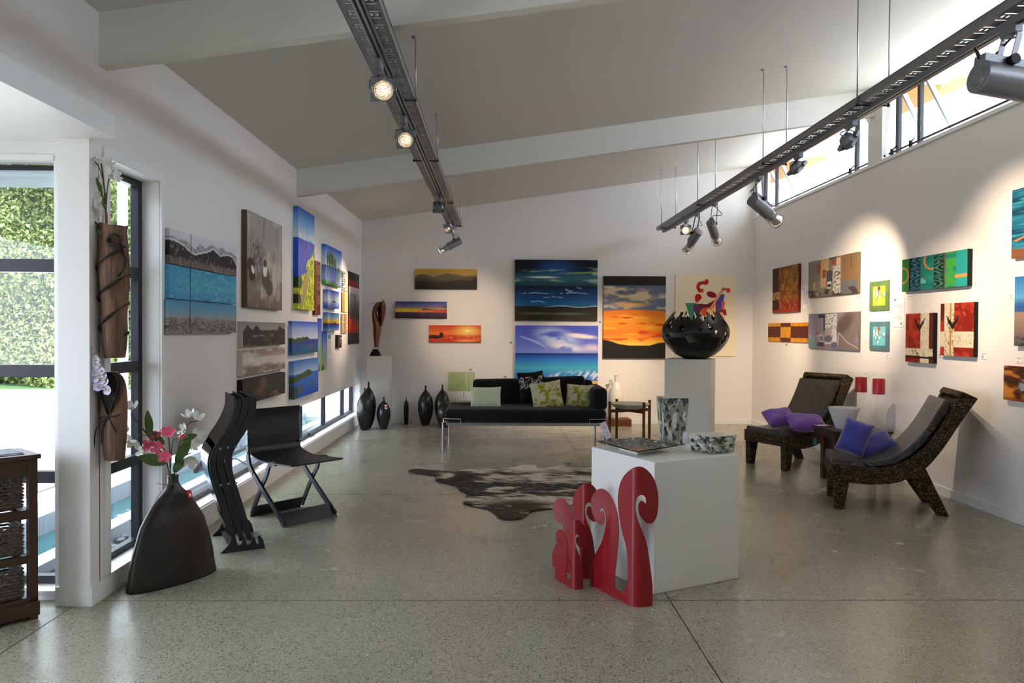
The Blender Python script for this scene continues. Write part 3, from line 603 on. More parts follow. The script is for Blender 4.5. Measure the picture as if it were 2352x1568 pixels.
def p_blaze(U, V):
    n = fb(U, V, 3, 12, 31); I = grad(V, [(0, C(28, 22, 16)), (.108, C(30, 24, 18)), (.11, C(84, 96, 124)), (.25, C(104, 108, 124)), (.42, C(84, 108, 156)), (.46, C(236, 134, 40)), (.55, C(246, 156, 34)), (.7, C(238, 120, 26)), (.8, C(246, 180, 60)), (.84, C(240, 196, 90)), (1, C(20, 18, 14))])
    I = mixc(I, C(206, 186, 150), st(n, .5, .68) * rect(U, V, 0, 1, .12, .4)); I = mixc(I, C(240, 130, 30), st(ell(U, V, .5, .455, .6, .05, 0, .6), .2, .8)); I = mixc(I, C(232, 180, 110), ell(U, V, .45, .35, .25, .03, 0, .7)); I = mixc(I, C(250, 190, 50), st(fb(U, V, 2.5, 24, 34), .5, .7) * rect(U, V, 0, 1, .47, .82) * .7); I = mixc(I, C(214, 74, 20), st(fb(U, V, 3, 26, 36), .56, .7) * rect(U, V, 0, 1, .5, .82))
    h = hill(U, [(0, .775), (.12, .79), (.25, .825), (.4, .84), (.75, .84), (.88, .81), (1, .8)]); return mixc(I, C(24, 22, 16), st(V, h, h + .006))
def p_guitar(U, V):
    A = .74; I = np.ones(U.shape + (3,)) * C(240, 226, 196)
    q = lambda L: [((x - 240) / 1040., (y - 30) / 1390.) for x, y in L]
    def P(L, c): nonlocal I; I = mixc(I, c, inpoly(U, V, q(L)))
    P([(405, 508), (600, 508), (560, 640), (560, 1050), (620, 1200)][:4] + [(500, 780)], C(60, 140, 120)); P([(540, 560), (600, 520), (860, 540), (800, 620), (700, 640), (600, 740), (560, 660)], C(104, 52, 96)); P([(610, 520), (780, 530), (900, 460), (900, 560), (640, 575)], C(120, 26, 26))
    P([(960, 360), (1080, 360), (1030, 640), (930, 660)], C(74, 80, 170)); P([(1030, 480), (1090, 485), (1060, 640), (1020, 640)], C(236, 90, 40)); P([(930, 420), (960, 400), (950, 640), (1100, 610), (1120, 720), (920, 700)], C(150, 40, 30)); P([(960, 680), (1050, 660), (1090, 800), (1000, 790)], C(226, 180, 100)); P([(665, 640), (720, 600), (860, 570), (930, 520), (920, 660), (830, 700), (800, 800), (740, 740), (690, 720)], C(232, 96, 40)); P([(800, 620), (920, 520), (930, 660), (820, 760), (780, 780), (740, 740), (830, 660)], C(240, 200, 130))
    a = lambda cx, cy, rx, ry, an, c: mixc(I, c, ell(U, V, (cx - 240) / 1040., (cy - 30) / 1390., rx / 1040., ry / 1390., an, .06))
    I = a(630, 430, 62, 78, .5, C(190, 26, 30)); I = a(855, 365, 85, 52, .2, C(140, 20, 28)); I = mixc(I, C(240, 226, 196), inpoly(U, V, q([(700, 380), (760, 360), (800, 410), (920, 420), (860, 480), (780, 525), (610, 510), (680, 440)])))
    I = mixc(I, C(150, 30, 26), ln(U, V, q([(690, 300), (650, 300), (620, 240), (640, 180), (700, 160), (760, 170)]), .022, A)); I = mixc(I, C(196, 34, 26), ln(U, V, q([(690, 300), (640, 270), (615, 230), (640, 180)]), .015, A)); I = a(770, 140, 36, 40, 0, C(190, 34, 28)); I = a(690, 295, 30, 32, 0, C(210, 60, 34)); I = mixc(I, C(176, 50, 36), ln(U, V, q([(850, 590), (1060, 260)]), .017, A)); I = mixc(I, C(236, 176, 140), ln(U, V, q([(850, 590), (1060, 260)]), .011, A)); I = a(1140, 290, 36, 42, 0, C(220, 60, 40)); I = mixc(I, C(214, 60, 40), ln(U, V, q([(1060, 270), (1140, 275)]), .014, A)); I = a(800, 640, 30, 26, 0, C(246, 210, 150))
    return I
def p_green(U, V):
    I = mixc(np.ones(U.shape + (3,)) * C(156, 174, 116), C(180, 194, 140), fb(U, V, 4, 8, 38)); I = mixc(I, C(236, 234, 226), (V > .6) * 1.)
    for x, y in ((.66, .35), (.72, .6), (.8, .3), (.86, .55), (.92, .75)): I = mixc(I, C(226, 228, 206), ln(U, V, [(x, 0), (x, y)], .008, .8))
    I = mixc(I, C(120, 140, 90), ln(U, V, [(.05, .55), (.35, .45), (.6, .25)], .004, .8))
    for x, t in ((.08, .68), (.16, .76), (.62, .64), (.7, .84), (.28, .84)): I = mixc(I, C(70, 60, 56), np.maximum(ln(U, V, [(x, 1), (x - .02, t)], .004, .8), ell(U, V, x - .02, t, .015, .015)))
    return I
def p_gold(U, V):
    I = mixc(np.ones(U.shape + (3,)) * C(112, 66, 22), C(150, 96, 30), st(fb(U, V, 6, 8, 42), .4, .7)); I = mixc(I, C(186, 132, 46), st(fb(U, V, 24, 12, 44), .56, .7) * (V < .7) * .8); I = mixc(I, C(120, 40, 24), st(V, .68, .85)); I = mixc(I, C(180, 92, 50), st(fb(U, V, 24, 24, 45), .55, .62) * (V > .7) * .8)
    for a, b, c, d in ((.46, .58, .1, .26), (.68, .8, .16, .4), (.36, .44, .36, .5)): I = mixc(I, C(192, 140, 50), rect(U, V, a, b, c, d) * .6)
    I = mixc(I, C(60, 26, 16), (U < .26) * 1.); I = mixc(I, C(160, 130, 80), rect(U, V, 0, .26, .53, .7) * (.4 + .8 * (fb(U, V, 30, 30, 47) > .5))); I = mixc(I, C(150, 44, 30), (V > .93) * .8); return mixc(I, C(190, 150, 90), ln(U, V, [(.26, .7), (.36, .88)], .005, .6))
def p_collage(U, V):
    I = mixc(np.ones(U.shape + (3,)) * C(146, 134, 118), C(116, 110, 102), fb(U, V, 5, 14, 48)); I = mixc(I, C(206, 166, 110), rect(U, V, .28, .44, 0, .75)); I = mixc(I, C(150, 72, 56), rect(U, V, .32, .39, .3, .5) + rect(U, V, .5, .6, .07, .2) + rect(U, V, .2, .27, .1, .35)); I = mixc(I, C(196, 190, 178), rect(U, V, .53, .68, .22, .98)); I = mixc(I, C(90, 84, 80), rect(U, V, .53, .68, .22, .98) * st(fb(U, V, 40, 40, 49), .56, .62)); I = mixc(I, C(72, 74, 78), rect(U, V, .4, .52, .35, .8) + rect(U, V, .46, .6, 0, .06)); I = mixc(I, C(226, 216, 200), rect(U, V, .42, .5, .62, .8)); I = mixc(I, C(40, 40, 44), rect(U, V, .43, .49, .7, .78)); I = mixc(I, C(124, 96, 66), (U > .7) * (V < .68)); I = mixc(I, C(62, 52, 44), (np.abs(U - .88) < .012) * (np.sin(V * 90) > 0) * (V < .36)); I = mixc(I, C(98, 100, 104), rect(U, V, .7, 1, .68, 1)); I = mixc(I, C(66, 52, 50), st(fb(U, V, 9, 6, 51), .55, .6) * (V > .82)); I = mixc(I, C(190, 150, 120), st(fb(U, V, 9, 9, 53), .55, .62) * rect(U, V, .1, .4, .6, .95)); return mixc(I, C(206, 178, 130), rect(U, V, .6, .68, .04, .2))
def p_check(U, V):
    I = np.ones(U.shape + (3,)) * C(92, 34, 18); y = ((U < .34) | (U > .6)) & ((V < .2) | (V > .79)); y |= (U >= .34) & (U <= .6) & (V > .2) & (V < .79); I = mixc(I, C(214, 146, 34), y * 1.); return mixc(I, I * .6, (np.minimum(np.abs(np.sin(U * 24 + 2 * V)), np.abs(np.sin(U * 24 - 2 * V))) < .1) * .6)
def p_mauve(U, V):
    I = mixc(np.ones(U.shape + (3,)) * C(122, 116, 138), C(150, 140, 150), fb(U, V, 5, 5, 54)); I = mixc(I, C(126, 110, 106), (U > .62) * st(fb(U, V, 5, 4, 57), .3, .6)); I = mixc(I, C(96, 82, 80), ell(U, V, .75, .3, .12, .3, .4, .5)); I = mixc(I, C(214, 210, 206), rect(U, V, .36, .6, .03, .86)); I = mixc(I, C(90, 90, 96), rect(U, V, .36, .6, .03, .7) * st(fb(U, V, 34, 34, 59), .6, .64)); I = mixc(I, C(50, 52, 58), rect(U, V, .22, .36, .02, .14) + rect(U, V, .33, .36, .1, .5)); I = mixc(I, C(170, 160, 152), rect(U, V, .36, .5, .42, .64)); I = mixc(I, C(100, 104, 124), ell(U, V, .43, .72, .08, .1) + ell(U, V, .55, .88, .07, .08)); I = mixc(I, C(206, 202, 196), rect(U, V, .24, .34, .62, .8)); I = mixc(I, C(60, 60, 66), rect(U, V, .25, .33, .64, .78) * .6 + rect(U, V, .2, .34, .84, .93)); I = mixc(I, C(216, 206, 204), ln(U, V, [(.0, .62), (.12, .7), (.3, .6)], .01, 1.6) + ln(U, V, [(.62, .9), (.64, .55), (.8, .8), (1, .95)], .01, 1.6)); I = mixc(I, C(120, 150, 156), (U < .2) * (V > .66) * .8); return mixc(I, C(176, 90, 80), rect(U, V, .17, .21, .52, .58))
def p_lizard(base, mid, spot):
    def f(U, V):
        I = mixc(np.ones(U.shape + (3,)) * base, base * .75, fb(U, V, 4, 4, 5)); I = mixc(I, mid, rect(U, V, .18, .84, .18, .82)); I = mixc(I, spot, ell(U, V, .5, .3, .08, .12)); I = mixc(I, C(240, 240, 236), (ell(U, V, .45, .5, .12, .24, .2) + ell(U, V, .72, .45, .1, .1)) * st(fb(U, V, 16, 16, 7), .45, .55)); I = mixc(I, C(70, 60, 80), ln(U, V, [(.46, .2), (.5, .45), (.36, .7)], .01, .7) + ln(U, V, [(.5, .4), (.8, .55)], .01, .7)); return mixc(I, C(230, 226, 214), ell(U, V, .25, .4, .05, .12) * st(fb(U, V, 20, 20, 9), .4, .5))
    return f
def p_teal(U, V):
    n = fb(U, V, 9, 7, 11); I = mixc(np.ones(U.shape + (3,)) * C(18, 96, 84), C(30, 150, 130), n); I = mixc(I, C(46, 120, 50), (U < .14) * .8); I = mixc(I, C(60, 150, 60), rect(U, V, .7, .85, 0, 1) * st(fb(U, V, 8, 8, 1), .4, .6)); I = mixc(I, C(40, 160, 160), (U > .85) * .7)
    for a, b in ((.13, .31), (.52, .67)): I = mixc(I, C(14, 28, 34), rect(U, V, a, b, 0, 1) * .9); I = mixc(I, C(60, 140, 170) if a < .3 else C(70, 150, 110), rect(U, V, a + .01, b - .01, 0, 1) * st(np.sin(U * 60 + 6 * np.sin(V * 20)) * np.cos(V * 26 + 4 * U), .0, .3) * .9)
    I = mixc(I, C(20, 20, 20), rect(U, V, .125, .145, 0, 1)); I = mixc(I, C(190, 130, 70), (ell(U, V, .02, .5, .1, .26, 0, .04) - ell(U, V, .02, .5, .07, .2, 0, .04))); I = mixc(I, C(190, 130, 70), (ell(U, V, .5, .14, .14, .3, 0, .04) - ell(U, V, .5, .14, .11, .24, 0, .04)) * (U < .52)); I = mixc(I, C(196, 140, 70), rect(U, V, .83, 1, .66, .75)); I = mixc(I, C(110, 56, 40), rect(U, V, .67, .69, 0, 1)); I = mixc(I, C(90, 180, 170), rect(U, V, .32, .4, .64, .8)); return mixc(I, C(150, 40, 40), rect(U, V, .37, .395, .64, .7))
def p_butter(big):
    def f(U, V):
        I = mixc(np.ones(U.shape + (3,)) * C(128, 26, 14), C(172, 56, 30), st(fb(U, V, 5, 5, 13), .45, .7)); I = mixc(I, C(206, 110, 80), st(fb(U, V, 16, 16, 15), .68, .75) * .6)
        cr = C(216, 204, 176); sc = st(np.abs(fb(U, V, 12, 12, 17) - .5), .03, .012)
        if big:
            m = rect(U, V, .13, .3, 0, 1) + rect(U, V, .34, .42, 0, 1) + rect(U, V, 0, 1, .54, .83); I = mixc(I, C(90, 26, 18), rect(U, V, 0, .13, 0, .3)); I = mixc(I, cr, m); I = mixc(I, C(110, 60, 40), np.clip(rect(U, V, .13, .3, 0, 1) + rect(U, V, .34, .42, 0, 1), 0, 1) * sc); I = mixc(I, C(176, 130, 60), rect(U, V, .29, .34, 0, 1)); I = mixc(I, C(90, 84, 76), rect(U, V, .45, .95, .6, .8) * sc * .7); cx, cy = .38, .34
        else:
            I = mixc(I, C(90, 26, 18), rect(U, V, .86, 1, 0, 1)); I = mixc(I, cr, rect(U, V, .56, .86, 0, 1)); I = mixc(I, C(120, 100, 80), rect(U, V, .56, .86, 0, .7) * sc * .7); I = mixc(I, cr, rect(U, V, 0, 1, .72, .86)); I = mixc(I, C(90, 50, 40), rect(U, V, 0, 1, .72, .86) * sc); I = mixc(I, C(24, 14, 12), rect(U, V, 0, 1, .87, .91)); I = mixc(I, C(128, 26, 14), rect(U, V, 0, .52, .91, 1)); cx, cy = .52, .2
        w = inpoly(U, V, [(cx, cy + .05), (cx - .2, cy - .12), (cx - .14, cy + .04), (cx - .06, cy + .1), (cx, cy + .18), (cx + .06, cy + .1), (cx + .14, cy + .02), (cx + .2, cy - .12)]); return mixc(I, C(34, 26, 26), w)
    return f
def p_boat(U, V):
    I = mixc(np.ones(U.shape + (3,)) * C(26, 96, 120), C(50, 140, 160), st(fb(U, V, 3, 24, 19), .45, .7)); I = mixc(I, C(14, 60, 84), st(fb(U, V, 3, 30, 21), .55, .7)); h = .84 + .02 * np.sin(U * 8); I = mixc(I, C(124, 74, 52), st(V, h, h + .03)); I = mixc(I, C(64, 52, 44), inpoly(U, V, [(.22, .55), (.8, .5), (.9, .6), (.7, .68), (.3, .66)])); I = mixc(I, C(40, 34, 34), ell(U, V, .5, .44, .1, .12)); return mixc(I, C(190, 120, 70), inpoly(U, V, [(.02, .74), (.2, .68), (.22, .7), (.05, .76)]))
def p_figure(U, V):
    I = grad(V, [(0, C(40, 110, 170)), (.3, C(90, 156, 200)), (.42, C(50, 90, 150)), (.5, C(56, 92, 140)), (.52, C(160, 130, 110)), (.8, C(130, 110, 100)), (1, C(84, 84, 86))]); I = mixc(I, C(190, 126, 76), ell(U, V, .3, .27, .17, .08)); I = mixc(I, C(120, 74, 50), ell(U, V, .32, .33, .09, .05)); I = mixc(I, C(120, 164, 206), ell(U, V, .32, .42, .18, .1)); I = mixc(I, C(30, 60, 56), inpoly(U, V, [(.14, .44), (.6, .44), (.7, .68), (.34, .69)])); I = mixc(I, C(60, 60, 62), st(fb(U, V, 8, 16, 23), .5, .6) * (V > .86)); return mixc(I, C(80, 56, 50), ell(U, V, .8, .45, .2, .12))
def p_rust(U, V):
    I = mixc(np.ones(U.shape + (3,)) * C(140, 70, 24), C(206, 130, 50), st(fb(U, V, 4, 4, 25), .4, .7)); I = mixc(I, C(70, 36, 24), st(fb(U, V, 5, 5, 27), .5, .7)); I = mixc(I, C(180, 184, 190), ell(U, V, .36, .2, .09, .09)); I = mixc(I, C(150, 156, 166), ell(U, V, .34, .52, .15, .24, .2) * st(fb(U, V, 14, 14, 29), .35, .5)); return mixc(I, C(24, 16, 14), inpoly(U, V, [(.2, .7), (.5, .64), (.9, .95), (.9, 1), (.5, 1)]) + ell(U, V, .75, .25, .12, .2) * .6)

def canvas_mat(name, rough, bump):
    m = mat(name, (200, 200, 200), rough, bump=bump, bscale=320, spec=.28); nt, b = tree(m)
    a = nt.nodes.new('ShaderNodeAttribute'); a.attribute_name = 'paint'; nt.links.new(a.outputs['Color'], b.inputs['Base Color']); return m
CANV = canvas_mat('painted_canvas', .55, .12); PAPER = canvas_mat('printed_paper', .8, 0); CLOTHP = canvas_mat('printed_cloth', .9, .25); CERP = canvas_mat('printed_ceramic', .18, 0); HIDE = canvas_mat('cow_hair', .7, .5)

def canvas(name, label, cat, O, U, V, N, w, h, t, fn, side=None, px=.0055, m=None, group=None, top=True):
    """stretched canvas: O top-left of the FRONT face, U right, V down, N out of the wall"""
    O, U, V, N = Vector(O), Vector(U), Vector(V), Vector(N)
    nx = max(4, min(240, int(w / px))); ny = max(4, min(240, int(h / px)))
    u = np.linspace(0, 1, nx + 1); v = np.linspace(0, 1, ny + 1); UU, VV = np.meshgrid(u, v)
    I = np.clip(fn(UU, VV), 0, 255)
    o, a, b, c = [np.array(q) for q in (O, U, V, N)]
    P = o + UU[..., None] * a * w + VV[..., None] * b * h
    verts = P.reshape(-1, 3); cols = lin(I.reshape(-1, 3))
    idx = np.arange((nx + 1) * (ny + 1)).reshape(ny + 1, nx + 1)
    faces = np.stack([idx[:-1, :-1], idx[1:, :-1], idx[1:, 1:], idx[:-1, 1:]], -1).reshape(-1, 4)
    vs = [verts]; cs = [cols]; fs = [faces]; k = len(verts)
    for e in (idx[:, 0], idx[-1, :], idx[::-1, -1], idx[0, ::-1]):
        A = verts[e]; B = A - c * t; cc = cols[e] if side is None else np.tile(lin(side), (len(e), 1)); n = len(e)
        vs += [A, B]; cs += [cc, cc]; i = np.arange(n - 1)
        fs.append(np.stack([k + i, k + n + i, k + n + i + 1, k + i + 1], -1)); k += 2 * n
    q = verts[[idx[0, 0], idx[0, -1], idx[-1, -1], idx[-1, 0]]] - c * t; vs.append(q); cs.append(np.tile(lin((150, 140, 125)), (4, 1))); fs.append(np.array([[k, k + 1, k + 2, k + 3]]))
    vs = np.concatenate(vs).astype(np.float32); cs = np.concatenate(cs); fs = np.concatenate(fs).astype(np.int32)
    me = bpy.data.meshes.new(name); me.vertices.add(len(vs)); me.vertices.foreach_set('co', vs.ravel()); me.loops.add(fs.size); me.loops.foreach_set('vertex_index', fs.ravel())
    me.polygons.add(len(fs)); me.polygons.foreach_set('loop_start', np.arange(0, fs.size, 4, dtype=np.int32)); me.update(calc_edges=True)
    at = me.attributes.new('paint', 'FLOAT_COLOR', 'POINT'); c4 = np.ones((len(cs), 4), np.float32); c4[:, :3] = cs; at.data.foreach_set('color', c4.ravel())
    me.materials.append(m or CANV); ob = bpy.data.objects.new(name, me); COL.objects.link(ob)
    if top: tag(ob, label, cat, group)
    return ob

def left(label, fn, xs, xf, xr, yt, yb, side=None, name='painting', cat='painting', t=None):
    ym = (yt + yb) / 2; y0 = on(xs, ym, 'x', XL).y
    if t is None: t = on(xf, ym, 'y', y0).x - XL
    X = XL + t; y1 = on(xr, ym, 'x', X).y; zt = on(xf, yt, 'x', X).z; zb = on(xf, yb, 'x', X).z
    y0 = on(xf, ym, 'x', X).y
    return canvas(name, label, cat, (X, y0, zt), (0, 1, 0), (0, 0, -1), (1, 0, 0), y1 - y0, zt - zb, t - .001, fn, side, max(.005, y0 * .0008))
def right(label, fn, xl, xf, xs, yt, yb, side=None, name='painting', cat='painting', t=None, ynear=None):
    ym = (yt + yb) / 2
    if t is None:
        y0 = on(xs, ym, 'x', XR).y; t = XR - on(xf, ym, 'y', y0).x
    X = XR - t; y0 = ynear if ynear else on(xf, ym, 'x', X).y; y1 = on(xl, ym, 'x', X).y
    xq = xl if ynear else xf
    zt = on(xq, yt, 'x', X).z; zb = on(xq, yb, 'x', X).z
    return canvas(name, label, cat, (X, y1, zt), (0, -1, 0), (0, 0, -1), (-1, 0, 0), y1 - y0, zt - zb, t - .001, fn, side, max(.005, y0 * .0009))
def back(label, fn, x0, y0, x1, y1, t=.04, side=None, name='painting', cat='painting', px=.0075):
    a = on(x0, y0, 'y', D - t); b = on(x1, y1, 'y', D - t)
    return canvas(name, label, cat, a, (1, 0, 0), (0, 0, -1), (0, -1, 0), b.x - a.x, a.z - b.z, t - .001, fn, side, px)

# left wall
left('top canvas of the left triptych, grey snowy mountain range on white', p_mount, 376, 390, 543, 523, 604)
left('middle canvas of the left triptych, plain turquoise sea', p_sea1, 374, 388, 543, 606, 684)
left('bottom canvas of the left triptych, blue water over brown shingle shore', p_sea2, 372, 387, 543, 687, 766)
left('large upright grey textured painting with two dark birds and white patches', p_grey, 554, 567, 648, 481, 705, side=(96, 78, 60))
left('tall narrow painting of a yellow green cliff above deep blue sea', p_coast, 673, 685, 722, 473, 709)
left('slim dark red-brown panel with three pale green roundels', p_brown, 718, 724, 736, 598, 722, side=(88, 38, 26))
left('painting of poplar trees reflected in a lake under blue sky', p_trees, 738.5, 748, 785, 560, 651)
left('small blue painting of bare masts over a pale misty lake', p_boats, 742, 753, 779, 664, 706)
left('small painting of yellow sunset over dark blue water', p_sunlake, 742, 753, 779, 717, 759)
left('tall black, grey and red abstract painting nearest the far corner of the left wall', p_blackred, 799, 801, 825, 622, 791, side=(30, 28, 28))
left('small panel with black and cream piano-key stripes', p_keys, 784, 788, 799, 622, 668)
left('small lime and tan panel between the striped one and the tan one', p_lime, 783, 786, 798, 671, 716)
left('small tan and brown panel, lowest of the stack of three', p_tan, 782, 785, 797, 720, 765)
left('tiny dark box frame with a white and red picture', p_small, 770, 776, 785, 769, 799, side=(44, 42, 40))
left('long grey canvas of jagged black mountain peaks', p_ridge, 545, 558, 655, 738, 797, side=(196, 190, 178))
left('long canvas of brown and white fog bands under the jagged peaks canvas', p_fog, 544, 557, 655, 805, 864, side=(206, 198, 182))
left('long near-black canvas with a faint brown cloud, behind the folded chairs', p_dark, 544, 557, 655, 873, 931, side=(26, 25, 25))
left('blue painting of a low green headland above teal sea', p_isle, 662, 671, 730, 737, 815)
left('blue bay painting with wooded island and two rocky islets, lowest on the left wall', p_bay, 663, 675, 731, 830, 917)
left('narrow tall reed painting with blue top, beside the headland painting', p_reed, 729, 731, 739, 731, 853)
left('narrow reed painting hung lower, right of its tall blue-topped partner', p_reed, 739, 741, 751, 761, 850)
# back wall
back('wide painting of brown layered hills under a mustard dusk sky', p_dusk, 953, 617, 1095, 664.5)
back('wide painting of purple and yellow sunset over a dark shore', p_sunset, 907.5, 692, 1026, 731)
back('wide orange seascape with low sun and dark rock stack', p_orange, 985, 746.5, 1104, 786)
back('large dark stormy seascape with two white gulls', p_storm, 1183, 596, 1372, 737, px=.0072)
back('large bright beach painting with white clouds and surf behind the sofa', p_beach, 1183.6, 747, 1373, 897, px=.0072)
back('upright blazing orange sunset painting over a black hill', p_blaze, 1387, 633.5, 1528, 823, px=.0072)
back('cream painting of a red-haired figure playing a guitar, behind the black bowl', p_guitar, 1552, 631, 1690, 818, t=.02, px=.006)
back('green and white painting of thin stems standing behind the daybed', p_green, 1029.6, 854, 1089, 928, t=.03)
# right wall
right('upright brown and gold textured painting nearest the far right corner', p_gold, 1774.5, 1834, 1840, 605, 715, side=(96, 26, 20))
right('grey and tan collage painting with a dotted ochre panel, top row', p_collage, 1857, 1970, 1977, 578, 672, side=(110, 96, 74))
right('low wide check painting in chestnut and yellow ochre', p_check, 1764, 1856, 1859, 740, 787, side=(150, 100, 30))
right('mauve and grey abstract painting beside the chestnut check painting', p_mauve, 1857, 1972, 1977, 715, 805, side=(110, 96, 96))
right('small green painting of a lizard-like flower with white strokes', p_lizard(C(110, 140, 84), C(160, 190, 60), C(90, 40, 90)), 1997, 2041, 2044, 642.5, 712)
right('small teal painting with white strokes below the small green one', p_lizard(C(96, 140, 150), C(110, 190, 200), C(206, 60, 40)), 1997, 2041, 2044, 738, 806)
right('wide emerald and black patterned painting with orange arcs', p_teal, 2072, 2222, 2234, 571, 656, side=(22, 22, 20))
right('smaller red butterfly painting with cream scroll band along its foot', p_butter(False), 2080, 2143, 2153, 718, 835, side=(20, 18, 16))
right('larger red butterfly painting with a pale band across its middle', p_butter(True), 2160, 2236.5, 2247, 693, 820, side=(20, 18, 16))
right('teal sea painting with a rowing boat, cut by the right edge', p_boat, 2324, 0, 0, 438, 594, t=.04, ynear=4.85, side=(176, 96, 70))
right('painting of a figure in a straw hat under blue sky, cut by the right edge', p_figure, 2330, 0, 0, 636, 794, t=.04, ynear=4.8, side=(190, 100, 76))
right('rust brown painting of a hunched pale figure, above the wicker lounger back', p_rust, 2305, 0, 0, 839, 917, t=.04, ynear=4.9, side=(180, 70, 40))

# price cards and notices
def p_card(U, V):
    I = np.ones(U.shape + (3,)) * C(240, 236, 236)
    for y, a, b in ((.25, .15, .8), (.5, .15, .6), (.75, .15, .5)): I = mixc(I, C(110, 100, 140), rect(U, V, a, b, y - .05, y + .05) * .8)
    return I
def p_doc(U, V):
    I = np.ones(U.shape + (3,)) * C(242, 240, 240)
    m = (np.sin(V * 110) > .2) * rect(U, V, .12, .85, .2, .82); I = mixc(I, C(160, 156, 160), m * .6); return mixc(I, C(120, 130, 120), rect(U, V, .12, .3, .06, .14) + rect(U, V, .7, .85, .86, .94) * .8)
def p_bluedoc(U, V): return mixc(p_doc(U, V), C(80, 160, 190), rect(U, V, .1, .9, .0, .2))
for x0, y0, x1, y1, lab in ((2036, 716, 2045, 725, 'white price card between the small green and small teal paintings'), (1968, 678, 1976, 686, 'white price card under the grey and tan collage painting'), (1985, 777, 1993, 787, 'price card between the mauve painting and the small teal one'),
    (2035, 812, 2044, 823, 'price card just below the small teal painting'), (2084, 677, 2093, 688, 'price card just below the emerald painting'), (2155, 805, 2167, 821, 'price card between the two red butterfly paintings'),
    (2252, 809, 2267, 825, 'price card to the right of the larger red butterfly painting'), (2318, 674, 2327, 686, 'price card left of the straw hat figure painting'), (2333, 820, 2348, 834, 'price card above the rust brown painting'), (1804, 789, 1812, 795, 'price card under the chestnut check painting')):
    right(lab, p_card, x0, x1, x1, y0, y1, t=.004, name='price_card', cat='price card', side=(235, 232, 232))
right('long white printed notice between the gold and collage paintings', p_doc, 1843.6, 1858, 1858, 656, 709, t=.004, name='notice_sheet', cat='notice', side=(235, 235, 235))
right('long white printed notice left of the smaller butterfly painting', p_doc, 2050, 2076, 2076, 680, 750, t=.004, name='notice_sheet', cat='notice', side=(235, 235, 235))
left('white printed notice with blue heading on the left wall', p_bluedoc, 752.5, 752.6, 761, 768, 820, t=.004, name='notice_sheet', cat='notice', side=(235, 235, 235))
for x0, y0, x1, y1, lab in ((1077, 846, 1088, 852, 'small card on the wall above the green stems painting'), (1170, 784, 1181, 790, 'small card just left of the beach painting'), (1374, 737, 1386, 742, 'small card between the stormy seascape and the blazing sunset'), (1156, 862, 1168, 868, 'small card on the wall above the left sofa cushion'), (1538, 726, 1550, 734, 'small card left of the guitar painting')):
    back(lab, p_card, x0, y0, x1, y1, t=.004, name='price_card', cat='price card', px=.012)
for x, y, lab in ((725, 712, 'price card under the slim red-brown panel'), (543, 770, 'price card below the triptych corner'), (657, 742, 'price card right of the jagged peaks canvas')):
    left(lab, p_card, x, x + .1, x + 6, y, y + 9, t=.004, name='price_card', cat='price card', side=(235, 232, 232))

# ================================================================ furniture and objects
BLK = mat('black_leather', (34, 35, 38), .42, bump=.25, bscale=260, var=.2, spec=.5)
BLKG = mat('black_gloss_sheet', (24, 28, 30), .18, var=.2, spec=.6)
DARKST = mat('charcoal_steel', (62, 66, 70), .38, metal=.6, var=.1)
DKSTR = mat('charcoal_strap', (50, 52, 55), .45, metal=.3, var=.1)

# ---- open folding chair
ch = thing('folding_chair', 'black folding chair standing open beside the three folded ones', 'chair', (-1.912, 5.852, 0), math.atan2(-.657, .753))
upr = catmull([(-.016, .828), (-.031, .745), (-.022, .608), (-.02, .485), (.007, .391), (.089, .315), (.206, .222), (.472, .02)], 6)
CW = .463
bk = MB(); bk.strip([p for p in upr if p[1] > .495], 0, CW, .008); bk.obj('backrest', BLK, ch, bevel=.002)
seatp = catmull([(-.012, .53), (.008, .489), (.074, .464), (.177, .446), (.361, .449), (.56, .456)], 6)
se = MB(); se.strip(seatp, 0.004, CW - .004, .012); se.obj('seat', BLK, ch, bevel=.002)
for y in (0, CW - .012):
    k = MB(); k.strip([p for p in upr if p[1] < .56], y - .006, y + .012, .036); k.obj('leg', DARKST, ch)
    k = MB(); k.strip(catmull([(.004, .02), (.133, .238), (.206, .343), (.235, .411), (.27, .438), (.33, .443)], 5), y + .013, y + .03, .03); k.obj('leg', DARKST, ch)
for s0, w in ((.472, 1), (0.0, -1)):
    k = MB(); k.hexa([(s0 - .02, -.006, 0), (s0 + .01, -.006, 0), (s0 + .01, CW + .006, 0), (s0 - .02, CW + .006, 0), (s0 - w * .075 - .012, -.006, .09), (s0 - w * .075 + .012, -.006, .09), (s0 - w * .075 + .012, CW + .006, .09), (s0 - w * .075 - .012, CW + .006, .09)] if w > 0 else
        [(s0 - .01, .01, 0), (s0 + .01, .01, 0), (s0 + .01, CW - .01, 0), (s0 - .01, CW - .01, 0), (s0 + .04, .01, .09), (s0 + .06, .01, .09), (s0 + .06, CW - .01, .09), (s0 + .04, CW - .01, .09)]); k.obj('foot_rail', BLK if w < 0 else DARKST, ch, bevel=.002)
for s_, z in ((-.02, .49), (.05, .345), (.235, .43)):
    for y in (-.012, CW + .008): k = MB(); k.tube([(s_, y, z), (s_, y + .004, z)], .008, 8); k.obj('bolt', STEEL, ch)

